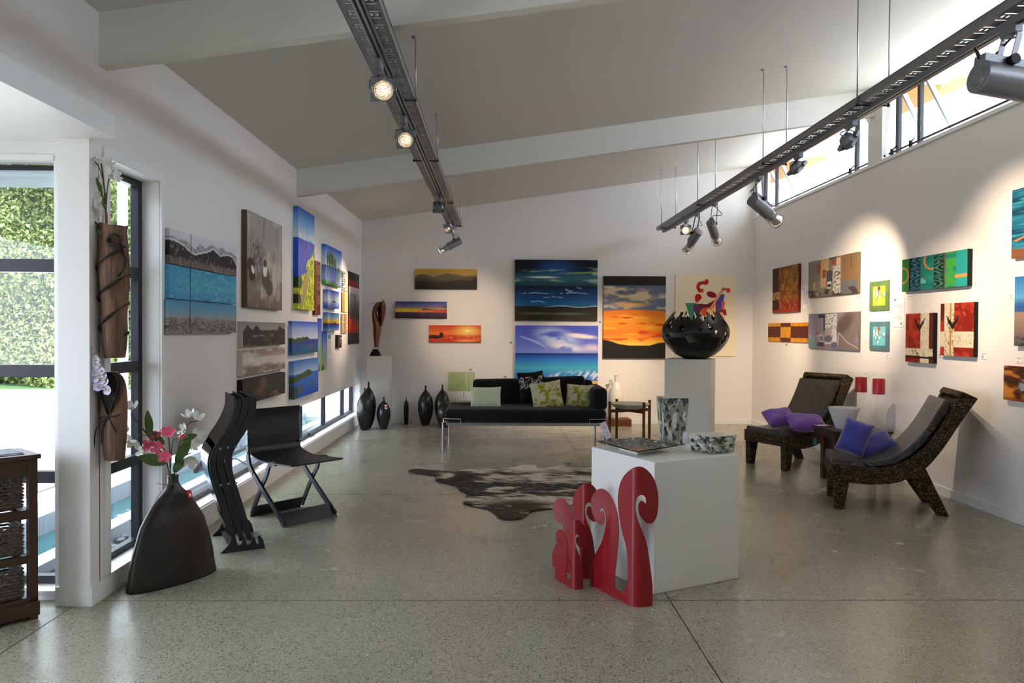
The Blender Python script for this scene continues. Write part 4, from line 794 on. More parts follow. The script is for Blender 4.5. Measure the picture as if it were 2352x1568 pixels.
# ---- three folded chairs in a slotted floor stand
FA = math.atan2(.45, .89); FB = (-1.791, 4.907, 0)
std = thing('chair_stand', 'low black slotted floor stand holding three folded chairs', 'stand', FB, FA)
sp = [(.069, .098), (.05, .05), (.02, .02), (-.001, 0), (.28, 0), (.268, .053), (.25, .085), (.236, .092), (.231, .078), (.241, .036), (.226, .033), (.216, .07), (.2, .1), (.186, .04), (.165, .035), (.15, .1), (.13, .045), (.11, .04), (.09, .1)]
for y in (-.02, .44):
    k = MB(); k.prism(sp, lambda p: (p[0], y, p[1]), lambda p: (p[0], y + .012, p[1])); k.obj('side_plate', BLK, std, bevel=.002)
k = MB(); k.box(.06, .09, -.01, .44, .02, .035); k.box(.2, .225, -.01, .44, .02, .03); k.obj('crossbar', DKSTR, std)
fp = catmull([(.092, .99), (.086, .891), (.04, .785), (-.022, .69), (-.062, .6), (-.056, .5), (-.003, .314), (.05, .125), (.066, .045)], 6)
for i in range(3):
    t = thing('folded_chair', ['nearest-facing of the three nested folded black chairs, its glossy seat showing', 'middle of the three nested folded black chairs', 'rearmost of the three nested folded black chairs, next to the open chair'][i], 'chair', (FB[0] + .89 * .047 * i, FB[1] + .45 * .047 * i, .02 if i else .015), FA, 'folded chairs in the stand')
    k = MB(); k.strip([p for p in fp if p[1] > .675], .0, .44, .008); k.obj('backrest', BLK, t)
    k = MB(); k.strip([(p[0] - .004, p[1]) for p in fp if .215 < p[1] < .668], .016, .424, .008); k.obj('seat', BLKG, t, smooth=True)
    k = MB(); k.strip([p for p in fp if .19 > p[1] > .1], .012, .43, .012); k.obj('foot_rail', BLKG, t)
    for y in (0, .428):
        k = MB(); k.strip([(p[0] + .021, p[1]) for p in fp if p[1] < .98], y - .006, y + .012, [.04 if p[1] > .1 else .03 for p in fp if p[1] < .98]); k.obj('leg', BLK, t, bevel=.003, bseg=1)
    for s_, z in ((-.028 + .02, .661), (-.017 + .012, .426)): k = MB(); k.tube([(s_ + .01, -.012, z), (s_ + .01, -.006, z)], .008, 8); k.obj('bolt', STEEL, t)

# ---- flowers
PETW = mat('white_petal', (240, 240, 232), .6, var=.08, sheen=.2); PETP = mat('pink_petal', (208, 40, 84), .6, col2=(240, 128, 156), vscale=40); PETL = mat('lilac_petal', (176, 170, 214), .6, col2=(226, 224, 240), vscale=60)
LEAFM = mat('green_leaf', (52, 84, 36), .45, col2=(92, 128, 58), vscale=14); STEMM = mat('brown_stem', (74, 58, 38), .6); STEMG = mat('green_stem', (84, 106, 50), .6); YOLK = mat('flower_centre', (206, 200, 90), .6)
def frame_to(d):
    d = Vector(d).normalized(); q = d.to_track_quat('Z', 'Y').to_matrix(); return q
def bloom(mb, c, d, r, n=5, cup=.5, rnd=random.Random(1), wid=.4):
    r *= 1.12
    Mq = frame_to(d)
    for i in range(n):
        a = 2 * pi * i / n + rnd.uniform(-.2, .2); w = r * wid; vs = []
        prof = [(0, 0, .12), (.35, .12 * cup, .75), (.7, .45 * cup, 1.0), (.92, .85 * cup + .02, .6), (1.02, .95 * cup, .08)]
        for (q, h, ww) in prof:
            for s_ in (-1, -.35, .35, 1):
                x = q * r; y = s_ * w * ww; z = h * r + abs(s_) * .09 * r
                vs.append(Vector(c) + Mq @ Vector((x * cos(a) - y * sin(a), x * sin(a) + y * cos(a), z)))
        fs = [(i2 * 4 + k, i2 * 4 + k + 1, i2 * 4 + k + 5, i2 * 4 + k + 4) for i2 in range(4) for k in range(3)]
        mb.add(vs, fs)
def leaf(mb, a, b, w, sag=.15):
    a = Vector(a); b = Vector(b); d = b - a; L = d.length; side = d.cross(Vector((.3, -1, .2))).normalized(); nrm = side.cross(d).normalized(); vs = []
    for i in range(7):
        t = i / 6; ww = w * sin(pi * min(1, t * .92 + .04)) ** .8; p = a + d * t + nrm * (-sag * L * (t * t)) + nrm * .01 * sin(t * 9)
        vs += [p - side * ww, p + nrm * ww * .3, p + side * ww]
    mb.add(vs, [(i * 3 + k, i * 3 + k + 1, i * 3 + k + 4, i * 3 + k + 3) for i in range(6) for k in range(2)])

# ---- large flattened floor vase with flowers
VB = Vector((-1.861, 4.368, 0)); va = math.atan2(.82, .57)
fv = thing('floor_vase', 'large flattened dark brown floor vase with a red tag at its neck', 'vase', VB, va)
prof = [(.272, 0), (.276, .012), (.266, .05), (.252, .14), (.238, .2), (.214, .28), (.195, .34), (.16, .4), (.128, .45), (.083, .503), (.05, .535), (.034, .56), (.03, .575), (.031, .606), (.027, .612), (.02, .606), (.02, .5)]
mb = MB(); n = 48; vs = []
for r, z in prof:
    fy = .36 if z < .45 else .36 + .64 * min(1, (z - .45) / .1); dep = max(r * fy, .028) if z > .5 else r * fy
    for k in range(n): vs.append((r * cos(2 * pi * k / n), dep * sin(2 * pi * k / n), z - (.018 * (r / .27) ** 2 * 0)))
mb.add(vs, [(i * n + k, i * n + (k + 1) % n, (i + 1) * n + (k + 1) % n, (i + 1) * n + k) for i in range(len(prof) - 1) for k in range(n)] + [tuple(range(n))[::-1]])
mb.obj('vase_body', mat('bronze_ceramic', (40, 33, 28), .34, bump=.2, bscale=40, col2=(28, 25, 22), vscale=5, spec=.5), fv, smooth='all')
REDT = mat('red_tag', (196, 30, 44), .5); WHT = mat('white_sticker', (236, 234, 232), .6)
k = MB(); k.box(-.014, .014, -.002, .002, -.026, .026); k.xf(Matrix.Translation((.075, -.045, .492)) @ Matrix.Rotation(-.75, 4, 'X') @ Matrix.Rotation(.2, 4, 'Y')); tg = k.obj('price_tag', REDT, fv)
k = MB(); k.box(-.005, .005, -.004, -.0021, -.018, .002); k.xf(Matrix.Translation((.075, -.045, .492)) @ Matrix.Rotation(-.75, 4, 'X') @ Matrix.Rotation(.2, 4, 'Y')); k.obj('sticker', WHT, tg)
k = MB(); k.tube(catmull([(-.02, -.035, .56), (-.09, -.06, .575), (-.13, -.05, .59)], 4), .0015, 5); k.obj('ribbon', REDT, fv)
rnd = random.Random(8)
def V3(px, py, y): return on(px, py, 'y', y)
NK = V3(394, 1095, 4.35)
def bouquet(name, label, stems, blooms, leaves, pet, stem_m, r0=.0035):
    t = thing(name, label, 'flowers', tuple(NK if name != 'x' else NK)); s_ = MB()
    for P in stems: s_.tube(catmull([V3(*p) for p in P], 5), [r0] * ((len(P) - 1) * 5 + 1), 6)
    s_.obj('stem', stem_m, t, world=True)
    for (px, py, y, d, r, nn, cup) in blooms:
        b = MB(); bloom(b, V3(px, py, y), d, r, nn, cup, rnd); b.obj('flower', pet, t, world=True, smooth='all')
    for (a, b_, w) in leaves:
        l = MB(); leaf(l, V3(*a), V3(*b_), w); l.obj('leaf', LEAFM, t, world=True, smooth='all')
    return t
bouquet('white_magnolia', 'white silk magnolia branch leaning left in the large dark floor vase', [[(393, 1130, 4.35), (388, 1080, 4.34), (372, 1040, 4.3), (340, 1000, 4.25), (312, 965, 4.2), (300, 950, 4.2)], [(340, 1000, 4.25), (318, 998, 4.25), (305, 1003, 4.25)], [(372, 1040, 4.3), (338, 1030, 4.3), (326, 1048, 4.3)]],
    [(283, 957, 4.2, (-1, -.5, .3), .045, 6, .8), (303, 940, 4.2, (0, -.5, 1), .036, 6, .9), (300, 1000, 4.25, (-.6, -.7, -.6), .036, 5, .8), (309, 1010, 4.24, (0, -.7, -1), .04, 5, .8), (298, 985, 4.26, (-.8, -.5, .1), .028, 5, .8), (330, 1037, 4.3, (-.6, -.8, .3), .036, 5, .6)], [((345, 1005, 4.24), (338, 945, 4.2), .022), ((360, 1010, 4.28), (335, 985, 4.26), .022)], PETW, STEMM)
bouquet('pink_frangipani', 'pink silk frangipani sprig in the middle of the large dark floor vase', [[(396, 1130, 4.35), (390, 1070, 4.3), (385, 1040, 4.28), (362, 1020, 4.24)], [(392, 1075, 4.3), (388, 1010, 4.24), (384, 995, 4.22)], [(392, 1075, 4.3), (396, 1015, 4.3), (410, 1006, 4.3)]],
    [(386, 995, 4.2, (.3, -.8, .8), .036, 5, .35), (345, 1022, 4.22, (-.5, -.9, .2), .036, 5, .5), (362, 1026, 4.2, (0, -1, .1), .034, 5, .4), (378, 1046, 4.2, (.2, -1, -.2), .036, 5, .3), (366, 1003, 4.24, (-.4, -.4, 1), .026, 4, 1.2), (411, 1007, 4.3, (.8, -.2, .6), .02, 4, 1.5), (354, 1008, 4.24, (-.5, -.3, .8), .022, 4, 1.2)], [((385, 1062, 4.3), (321, 1049, 4.2), .034), ((378, 1020, 4.26), (342, 990, 4.22), .022)], PETP, STEMG)
bouquet('white_lily_spray', 'white silk lily spray leaning right in the large dark floor vase', [[(398, 1130, 4.35), (402, 1070, 4.38), (412, 1020, 4.42), (425, 985, 4.46), (440, 965, 4.5)], [(412, 1020, 4.42), (430, 975, 4.5), (455, 966, 4.52)], [(402, 1075, 4.38), (420, 1050, 4.42), (438, 1040, 4.44)]],
    [(436, 958, 4.5, (-.2, -.5, 1), .036, 5, .9), (452, 962, 4.52, (.6, -.4, .9), .036, 5, .8), (424, 988, 4.46, (-.5, -.8, .4), .034, 5, .6), (452, 990, 4.5, (.8, -.7, -.2), .04, 5, .7), (441, 1022, 4.45, (.9, -.6, .3), .034, 5, .5), (436, 1055, 4.42, (.4, -.9, -.6), .045, 5, .6), (428, 1012, 4.44, (.1, -1, .2), .026, 5, .6)], [((404, 1062, 4.38), (436, 1008, 4.4), .03), ((400, 1085, 4.36), (420, 1050, 4.38), .026), ((415, 1010, 4.42), (452, 998, 4.44), .02)], PETW, STEMM)

# ---- two hollow log wall vases on the pier
def log_mat():
    m = mat('carved_log', (112, 78, 54), .7); nt, b = tree(m); N = nt.nodes; Lk = nt.links.new; tc = N.new('ShaderNodeTexCoord'); mp = N.new('ShaderNodeMapping'); mp.inputs['Scale'].default_value = (42, 42, 4.5); mp.inputs['Rotation'].default_value = (.12, .3, 0); Lk(tc.outputs['Object'], mp.inputs[0])
    n = N.new('ShaderNodeTexNoise'); n.inputs['Scale'].default_value = 1; n.inputs['Detail'].default_value = 5; n.inputs['Distortion'].default_value = .6; Lk(mp.outputs[0], n.inputs['Vector'])
    r = N.new('ShaderNodeValToRGB'); e = r.color_ramp.elements; e[0].position = .36; e[0].color = (*lin((74, 54, 40)), 1); e[1].position = .66; e[1].color = (*lin((124, 92, 68)), 1); Lk(n.outputs['Fac'], r.inputs[0]); Lk(r.outputs[0], b.inputs['Base Color'])
    bp = N.new('ShaderNodeBump'); bp.inputs['Strength'].default_value = .8; bp.inputs['Distance'].default_value = .01; Lk(n.outputs['Fac'], bp.inputs['Height']); Lk(bp.outputs[0], b.inputs['Normal']); return m
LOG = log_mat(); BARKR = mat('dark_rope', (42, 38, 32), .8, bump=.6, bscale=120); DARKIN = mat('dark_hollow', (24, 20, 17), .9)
lv = thing('log_wall_vase', 'tall hollow log wall vase wound with dark rope, holding white blossom', 'vase', (-2.045, 4.07, 1.29), 0)
mb = MB(); nn = 28; zz_ = np.linspace(0, .70, 18); vs = []
def lr(z): return .052 + .02 * min(1, z / .35) + .004 * sin(z * 17)
for z in zz_:
    for k in range(nn):
        a = 2 * pi * k / nn; r = lr(z) * (1 + .05 * sin(3 * a + z * 5) + .02 * sin(9 * a)); vs.append((r * cos(a) + .003 + .02 * (z - .35) * 0, r * .95 * sin(a), z + .012 * sin(2 * a) * (z > .6)))
for z, f_ in ((.7, .86), (.5, .8)):
    for k in range(nn):
        a = 2 * pi * k / nn; r = lr(.7) * f_; vs.append((r * cos(a), r * sin(a), z))
L_ = len(zz_) + 2
mb.add(vs, [(i * nn + k, i * nn + (k + 1) % nn, (i + 1) * nn + (k + 1) % nn, (i + 1) * nn + k) for i in range(L_ - 1) for k in range(nn)] + [tuple(range(nn))[::-1], tuple((L_ - 1) * nn + k for k in range(nn))])
mb.obj('log_body', LOG, lv, smooth=True)
hel = []
for i in range(60):
    t = i / 59; z = .56 - t * .47; a = -.3 - t * 2 * pi * 3.0; r = lr(z) + .006; hel.append((r * cos(a), r * sin(a), z + .03 * cos(a)))
k = MB(); k.tube(hel, [.006 + .003 * sin(i * .9) for i in range(60)], 6)
for q in (0, .013): k.tube([(.035 + .034 * cos(a), -.066 - q * .4, .615 + (.034 - q) * sin(a)) for a in np.linspace(0, 2 * pi, 20)[:-1]], .007, 6, closed=True)
k.tube([(.06, -.05, .6), (.078, -.03, .52), (.07, -.03, .47), (.05, -.06, .43)], .007, 6)
k.obj('rope', BARKR, lv, smooth='all')
wb_ = thing('white_blossom_branch', 'branch of white silk blossom rising from the upper log wall vase', 'flowers', (-2.045, 4.07, 1.9))
def P4(px, py): return on(px, py, 'y', 4.03)
k = MB()
for P, r in (([(244, 560), (243, 500), (240, 440), (236, 400), (232, 375)], .004), ([(243, 500), (246, 440), (252, 405), (262, 390)], .003), ([(236, 410), (228, 385), (218, 370)], .0025), ([(236, 540), (225, 515), (205, 502), (190, 478), (183, 462)], .006)): k.tube(catmull([P4(*p) for p in P], 4), r, 6)
k.obj('stem', STEMM, wb_, world=True); k = MB(); k.tube([P4(246, 540), P4(244, 489)], .006, 8); k.obj('cut_twig', mat('red_brown_twig', (130, 62, 40), .6), wb_, world=True)
for px, py, d, r in ((212, 388, (-.6, -.8, .5), .034), (240, 372, (0, -.8, .8), .036), (250, 378, (.4, -.8, .6), .032), (258, 402, (.7, -.8, .2), .034), (266, 408, (.8, -.5, .1), .024), (206, 465, (-.6, -.8, .6), .036), (219, 462, (.2, -1, .4), .036), (216, 484, (.1, -.8, -.7), .036), (190, 490, (-.4, -.4, -1), .022), (228, 470, (.5, -.8, .1), .026)):
    b = MB(); bloom(b, P4(px, py), d, r, 5, .7, rnd); b.obj('flower', PETW, wb_, world=True, smooth='all')
for a, b_, w in (((236, 450), (220, 405), .01), ((240, 480), (232, 440), .008), ((196, 490), (180, 455), .006), ((206, 504), (190, 478), .011), ((236, 540), (206, 508), .009), ((236, 470), (246, 440), .008)):
    l = MB(); leaf(l, P4(*a), P4(*b_), w); l.obj('leaf', LEAFM, wb_, world=True, smooth='all')
ru = MB(); ru.box(XL, XL + .008, 4.11, 4.122, 1.9, 2.42); tag(ru.obj('mounting_rail', mat('rail_grey', (170, 172, 178), .5), bevel=.001), 'thin grey rail on the wall behind the white blossom branch', 'rail')

lo = thing('slipper_wall_vase', 'smaller slipper-shaped log wall vase with open mouth, under the tall one', 'vase', (-2.045, 4.06, .75), 0)
mb = MB(); vs = []; rows = 22
for i in range(rows):
    t = i / (rows - 1); z = t * .465; w = .05 + .024 * sin(pi * min(1, t * .75)) if t < .8 else .071 * math.sqrt(max(.02, 1 - ((t - .8) / .21) ** 2)); d = .05
    for k in range(nn):
        a = 2 * pi * k / nn; y = d * sin(a)
        if y < 0 and t > .5: y *= max(.12, 1 - (t - .5) * 2.3)
        vs.append((w * cos(a) + .012 * (1 - t) - .004, y, z))
mb.add(vs, [(i * nn + k, i * nn + (k + 1) % nn, (i + 1) * nn + (k + 1) % nn, (i + 1) * nn + k) for i in range(rows - 1) for k in range(nn)] + [tuple(range(nn))[::-1], tuple((rows - 1) * nn + k for k in range(nn))])
lb = mb.obj('log_body', LOG, lo, smooth=True)
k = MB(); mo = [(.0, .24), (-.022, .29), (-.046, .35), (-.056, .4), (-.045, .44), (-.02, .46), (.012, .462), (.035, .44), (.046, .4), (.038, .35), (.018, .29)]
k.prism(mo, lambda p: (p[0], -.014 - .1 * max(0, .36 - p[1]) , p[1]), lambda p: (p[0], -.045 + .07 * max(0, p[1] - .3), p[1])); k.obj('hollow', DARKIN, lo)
k = MB(); k.tube(catmull([(p[0], -.048 + .07 * max(0, p[1] - .3), p[1]) for p in mo], 3, True), .0045, 6, closed=True)
for a in (-.06, -.03, .03): k.tube(catmull([(.0, -.052, .235), (a, -.052, .17), (a * 1.3, -.044, .12 + a)], 4), .003, 5)
k.tube(catmull([(-.066, -.01, .2), (-.03, -.048, .235), (.03, -.05, .235), (.066, -.01, .25)], 4), .005, 6); k.obj('rope', BARKR, lo, smooth='all')
li = thing('lilac_spray', 'spray of small lilac flowers in the slipper-shaped wall vase', 'flowers', (-2.06, 4.02, 1.1)); k = MB()
k.tube(catmull([P4(243, 905), P4(232, 870), P4(216, 830), P4(205, 790)], 4), .003, 6); k.obj('stem', STEMG, li, world=True)
for i in range(26):
    t = i / 25; px = 236 - 34 * t + rnd.uniform(-1, 1) * 16 * (1 - t) ** .8; py = 892 - 106 * t + rnd.uniform(-8, 8); r = .024 * (1 - t * .7)
    b = MB(); bloom(b, on(px, py, 'y', 3.99), (rnd.uniform(-.5, .5), -1, rnd.uniform(-.2, .5)), r, 5, .25, rnd, .6); fo = b.obj('flower', PETL, li, world=True, smooth='all')
    if r > .01:
        b = MB(); b.ball(on(px, py, 'y', 3.985), r * .28, 5); b.obj('flower_centre', YOLK, fo if False else li, world=True)

# ---- wooden basket cabinet at the left edge
WAL = mat('dark_walnut', (74, 46, 28), .45, bump=.15, bscale=60, col2=(48, 29, 18), vscale=5); WICK = mat('grey_wicker', (96, 84, 70), .7, bump=.5, bscale=90, col2=(62, 52, 42), vscale=30)
CA = Vector((-2.285, 3.80, 0)); fdir = Vector((-.66, -.75, 0)).normalized(); ca_ = math.atan2(fdir.y, fdir.x)
cb = thing('basket_cabinet', 'dark walnut cabinet with three woven basket drawers beside the window', 'cabinet', CA, ca_)
CWd, CDp, CH = .62, -.28, .80     # local x runs to the left along the front, local -y is the back
k = MB(); k.box(-.012, CWd + .012, CDp - .01, .014, CH, CH + .022); k.obj('top_panel', WAL, cb, bevel=.003)
k = MB(); k.box(0, CWd, CDp, 0, 0.02, .115); k.box(-.006, CWd + .006, CDp, .008, .02, .09); k.obj('plinth', WAL, cb, bevel=.003)
for x in (0, CWd - .04):
    for y in (-.04, CDp):
        b = MB(); b.box(x, x + .04, y, y + .04, 0.0, CH); b.obj('corner_post', WAL, cb, bevel=.002)
for z0, z1 in ((.715, .80), (.505, .55), (.285, .325)):
    b = MB(); b.box(.04, CWd - .04, -.03, -.004, z0, z1); b.box(.04, CWd - .04, CDp, CDp + .02, z0, z1); b.box(.006, .03, CDp + .04, -.04, z0 + .01, z0 + .03); b.box(CWd - .03, CWd - .006, CDp + .04, -.04, z0 + .01, z0 + .03); b.obj('rail', WAL, cb)
for zb_ in (.12, .335, .565):
    b = MB(); hgt = .145; w0, w1, d0, d1 = .062, CWd - .062, CDp + .05, -.012
    for r_ in range(9):
        z = zb_ + .012 + hgt * r_ / 9; pts = []
        per = [(w0 + (w1 - w0) * q / 26, d1) for q in range(26)] + [(w1, d1 + (d0 - d1) * q / 10) for q in range(10)] + [(w1 + (w0 - w1) * q / 26, d0) for q in range(26)] + [(w0, d0 + (d1 - d0) * q / 10) for q in range(10)]
        for j, (x, y) in enumerate(per):
            o_ = .005 * (1 if (j + r_) % 2 else -1); pts.append((x, y + (o_ if y in (d1, d0) else 0), z))
        b.tube(pts, .0066, 5, closed=True)
    for q in range(14): b.tube([(w0 + (w1 - w0) * (q + .5) / 14, d1, zb_), (w0 + (w1 - w0) * (q + .5) / 14, d1, zb_ + hgt)], .004, 5)
    b.box(w0, w1, d0, d1, zb_, zb_ + .006); b.obj('basket_drawer', WICK, cb)
tv = MB(); tv.box(.05, CWd - .05, CDp + .04, -.03, CH + .0225, CH + .026)
for q in range(16): tv.tube([(.05, CDp + .045 + .0125 * q, CH + .028), (CWd - .05, CDp + .045 + .0125 * q, CH + .028)], .004, 5)
to = tv.obj('woven_mat', mat('blue_grey_weave', (132, 138, 146), .6, bump=.4, bscale=120), None); to.location = CA; to.rotation_euler = (0, 0, ca_); tag(to, 'blue-grey woven mat lying on the basket cabinet', 'mat')

# ---- sculpture pillar and the carved wood sculpture
def plinth(label, pts, z, m=PEDW, group=None):
    k = MB(); k.prism(pts, lambda p: (p[0], p[1], 0), lambda p: (p[0], p[1], z)); return tag(k.obj('plinth', m, bevel=.003), label, 'plinth', group)
plinth('tall white plinth in the far left corner under the carved wood sculpture', [(-1.965, 11.3), (-1.63, 11.3), (-1.63, 11.63), (-1.965, 11.63)], 1.05)
sc = thing('wood_sculpture', 'tall split seed-pod sculpture of red-brown wood on a black foot', 'sculpture', (-1.83, 11.44, 1.051))
k = MB(); k.hexa([(-.1, -.07, 0), (.06, -.07, 0), (.06, .07, 0), (-.1, .07, 0), (-.065, -.05, .075), (.03, -.05, .075), (.03, .05, .075), (-.065, .05, .075)]); k.box(-.06, .022, -.035, .035, .075, .1); k.obj('base', DARKIN, sc, bevel=.006)
POD = mat('red_brown_wood', (128, 74, 50), .4, bump=.15, bscale=20, col2=(96, 50, 34), vscale=6)
def P11(x, y): return on(840 + x / 7.84, 660 + y / 7.84, 'y', 11.42)
# left shell and right shell as lens shaped blades around the dark hollow
def shell(Lp, Rp, th, curve):
    n = len(Lp); vs = []; mm = 7
    for i in range(n):
        a = P11(*Lp[i]); b = P11(*Rp[i])
        for side in (1, -1):
            for j in range(mm):
                t = j / (mm - 1); p = a.lerp(b, t); bulge = sin(pi * t) * (b - a).length * .55
                p = p + Vector((0, -bulge * curve - (th if side > 0 else 0) + .0, 0)); vs.append(p)
    W_ = 2 * mm; fs = []
    for i in range(n - 1):
        for s0 in (0, mm):
            for j in range(mm - 1): fs.append((i * W_ + s0 + j, i * W_ + s0 + j + 1, (i + 1) * W_ + s0 + j + 1, (i + 1) * W_ + s0 + j))
        for j in (0, mm - 1): fs.append((i * W_ + j, (i + 1) * W_ + j, (i + 1) * W_ + mm + j, i * W_ + mm + j))
    for i in (0, n - 1):
        for j in range(mm - 1): fs.append((i * W_ + j, i * W_ + j + 1, i * W_ + mm + j + 1, i * W_ + mm + j))
    return vs, fs
k = MB(); k.add(*shell(catmull([(215, 275), (160, 320), (125, 420), (120, 540), (135, 680), (140, 850), (152, 980), (160, 1080)], 4), catmull([(262, 268), (255, 330), (205, 430), (215, 530), (270, 660), (280, 780), (260, 900), (232, 1080)], 4), .03, 1)); k.obj('shell', POD, sc, world=True, smooth=True)
k = MB(); k.add(*shell(catmull([(285, 262), (278, 420), (276, 560), (272, 650), (275, 700)], 4), catmull([(335, 240), (362, 330), (350, 480), (322, 610), (290, 710)], 4), .03, 1)); k.obj('shell', POD, sc, world=True, smooth=True)
k = MB(); k.add(*shell([(240, 270), (215, 420), (220, 540), (262, 660)], [(292, 262), (290, 420), (285, 560), (276, 680)], .01, .1)); k.v = [(p[0], p[1] + .01, p[2]) for p in k.v]; k.obj('dark_core', DARKIN, sc, world=True)
k = MB()
for P in ([(230, 275), (250, 262), (285, 250)], [(300, 250), (320, 228), (338, 250)], [(240, 270), (180, 275), (110, 285)], [(320, 235), (300, 215), (280, 205)]): k.tube([P11(*p) for p in P], .004, 5)
k.obj('twig', BARKR, sc, world=True)

# ---- bottle vases along the wall
VASEM = mat('dark_glazed_clay', (26, 25, 24), .26, bump=.25, bscale=14, col2=(40, 36, 32), vscale=5, spec=.55)
def bottle(label, x, y, h, r, base=.45, neck=.09, m=VASEM, nr=.1, name='bottle_vase', group='dark bottle vases by the far wall'):
    o = thing(name, label, 'vase', (x, y, 0), 0, group)
    P = catmull([(r * base, 0), (r * .74, .16 * h), (r * .95, .34 * h), (r, .48 * h), (r * .9, .64 * h), (r * .58, .78 * h), (r * .24, .86 * h), (r * nr * 1.3, .905 * h), (r * nr * 1.2, .985 * h), (r * nr * 1.6, h)], 4)
    k = MB(); k.lathe([(0.001, 0)] + [(max(.004, a), b) for a, b in P] + [(r * nr * .6, h), (r * nr * .6, .9 * h)], n=36); k.obj('vase_body', m, o, smooth='all'); return o
bottle('dark vase in front at the foot of the corner plinth, nearest the low window', -1.925, 10.95, .605, .113)
bottle('taller dark bottle vase just behind the one by the low window', -1.90, 11.15, .68, .108, base=.3)
v3 = bottle('short dark bottle vase with a small red and white tag', -1.665, 11.05, .462, .1)
k = MB(); k.box(-.016, .016, -.002, .001, -.03, .03); k.xf(Matrix.Translation((.045, -.085, .33)) @ Matrix.Rotation(-.15, 4, 'Y')); q_ = k.obj('price_tag', WHT, v3); k = MB(); k.box(-.012, .012, -.0035, -.0021, -.012, .012); k.xf(Matrix.Translation((.045, -.085, .33)) @ Matrix.Rotation(-.15, 4, 'Y')); k.obj('tag_print', REDT, q_)
v4 = thing('cylinder_vase', 'very slim black vase standing alone against the back wall', 'vase', (-1.402, 11.58, 0)); k = MB(); k.lathe(catmull([(.028, 0), (.036, .1), (.04, .22), (.036, .31), (.02, .355), (.008, .37), (.007, .405), (.01, .41)], 3), n=24); k.obj('vase_body', mat('matt_black', (20, 20, 22), .5), v4, smooth='all')
bottle('dark bottle vase left of the twin pair, beside the painting of green stems', -1.10, 11.5, .602, .117)
bottle('dark bottle vase partly hidden behind a rounder one at the daybed end', -.85, 11.55, .61, .118)
bottle('rounder dark vase right at the end of the black daybed', -.80, 11.28, .44, .112, base=.6)
WV = mat('white_glaze', (226, 222, 210), .16, var=.04, spec=.55); BRB = mat('brown_block', (96, 52, 34), .6, var=.3)
k = MB(); k.box(1.66, 2.02, 11.42, 11.74, 0, .105); tag(k.obj('wooden_block', BRB, bevel=.004), 'low brown wooden block under the white vases by the wall', 'block')
for lab, x, y, h, r in (('tall white bottle vase on the brown block', 1.80, 11.55, .66, .105), ('shorter white vase tucked behind the tall white one', 1.735, 11.66, .58, .085)):
    o = bottle(lab, x, y, h, r, base=.6, m=WV, nr=.22, group=None); o.location.z = .106
k = MB(); k.box(1.70, 1.735, D - .008, D, .2, .26); so = thing('wall_socket', 'small white power socket low on the back wall beside the white vases', 'socket', (1.92, D - .009, .23)); k = MB(); k.box(-.035, .035, 0, .008, -.055, .055); k.obj('cover_plate', TRIMM, so, bevel=.002); k = MB(); k.box(-.012, .012, -.004, 0, -.01, .02); k.obj('switch', mat('switch_grey', (150, 150, 150), .5), so)

# ---- black daybed
SOF = mat('black_upholstery', (24, 24, 24), .95, bump=.5, bscale=300, var=.2, sheen=.15, spec=.2)
sf = thing('daybed', 'long black upholstered daybed on a slim steel frame', 'sofa', (.33, 9.78, 0))
sx0, sx1, sy0, sy1 = -1.0, 1.01, -.45, .45
k = MB(); k.box(sx0, sx1, sy0, sy0 + .03, .268, .305); k.box(sx0, sx1, sy1 - .03, sy1, .268, .305); k.box(sx0, sx0 + .03, sy0, sy1, .268, .305); k.box(sx1 - .03, sx1, sy0, sy1, .268, .305)
for x in (-.5, 0, .5): k.box(x - .02, x + .02, sy0, sy1, .285, .3)
k.obj('frame', STEEL, sf, bevel=.002)
for x, y in ((sx0 - .008, sy0 + .01), (sx0 + .012, sy1 - .02), (sx1 - .03, sy0 + .01), (sx1 - .03, sy1 - .02)):
    k = MB(); k.lathe([(.014, 0), (.014, .31)], (x, y, 0), 14); k.obj('leg', STEEL, sf, smooth=True)
for s_ in (-1, 1):
    xe = sx0 - .004 if s_ < 0 else sx1 + .004; xi = xe - s_ * .215
    k = MB(); k.tube([(xi, sy0 - .006, .3), (xi, sy0 - .006, .352), (xe, sy0 - .006, .356), (xe + s_ * .006, sy0 + .1, .356), (xe + s_ * .006, sy0 + .1, .3)], .006, 8); k.obj('end_bracket', CHROME, sf)
def cushion(nm, x0, x1, y0, y1, z0, z1, m, parent, r=.05, rot=None):
    k = MB(); k.box(x0, x1, y0, y1, z0, z1)
    if rot is not None:
        c = Vector(((x0 + x1) / 2, (y0 + y1) / 2, z0)); k.xf(Matrix.Translation(c) @ rot @ Matrix.Translation(-c))
    return k.obj(nm, m, parent, bevel=r, bseg=5)
cushion('seat_cushion', sx0 + .01, sx1, sy0 - .01, sy1, .302, .475, SOF, sf, .06)
k = MB(); k.box(sx0 + .04, sx0 + .5, sy1 - .26, sy1 - .01, .476, .492); k.obj('side_shelf', mat('wenge_board', (58, 38, 30), .4, var=.3), sf, bevel=.003)
RX = lambda a: Matrix.Rotation(a, 4, 'X'); RY = lambda a: Matrix.Rotation(a, 4, 'Y'); RZ = lambda a: Matrix.Rotation(a, 4, 'Z')
cushion('back_cushion', -.665, .02, .2, .4, .47, .80, SOF, sf, .06, RX(-.16) @ RY(-.02))
cushion('back_cushion', .0, .29, .24, .42, .47, .855, SOF, sf, .05, RX(-.12))
cushion('back_cushion', .27, .84, .2, .4, .47, .835, SOF, sf, .06, RX(-.16) @ RY(-.045))
cushion('back_cushion', .72, .93, .26, .42, .47, .79, SOF, sf, .05, RX(-.1))
cushion('arm_cushion', .84, 1.03, -.4, .42, .455, .735, SOF, sf, .06)

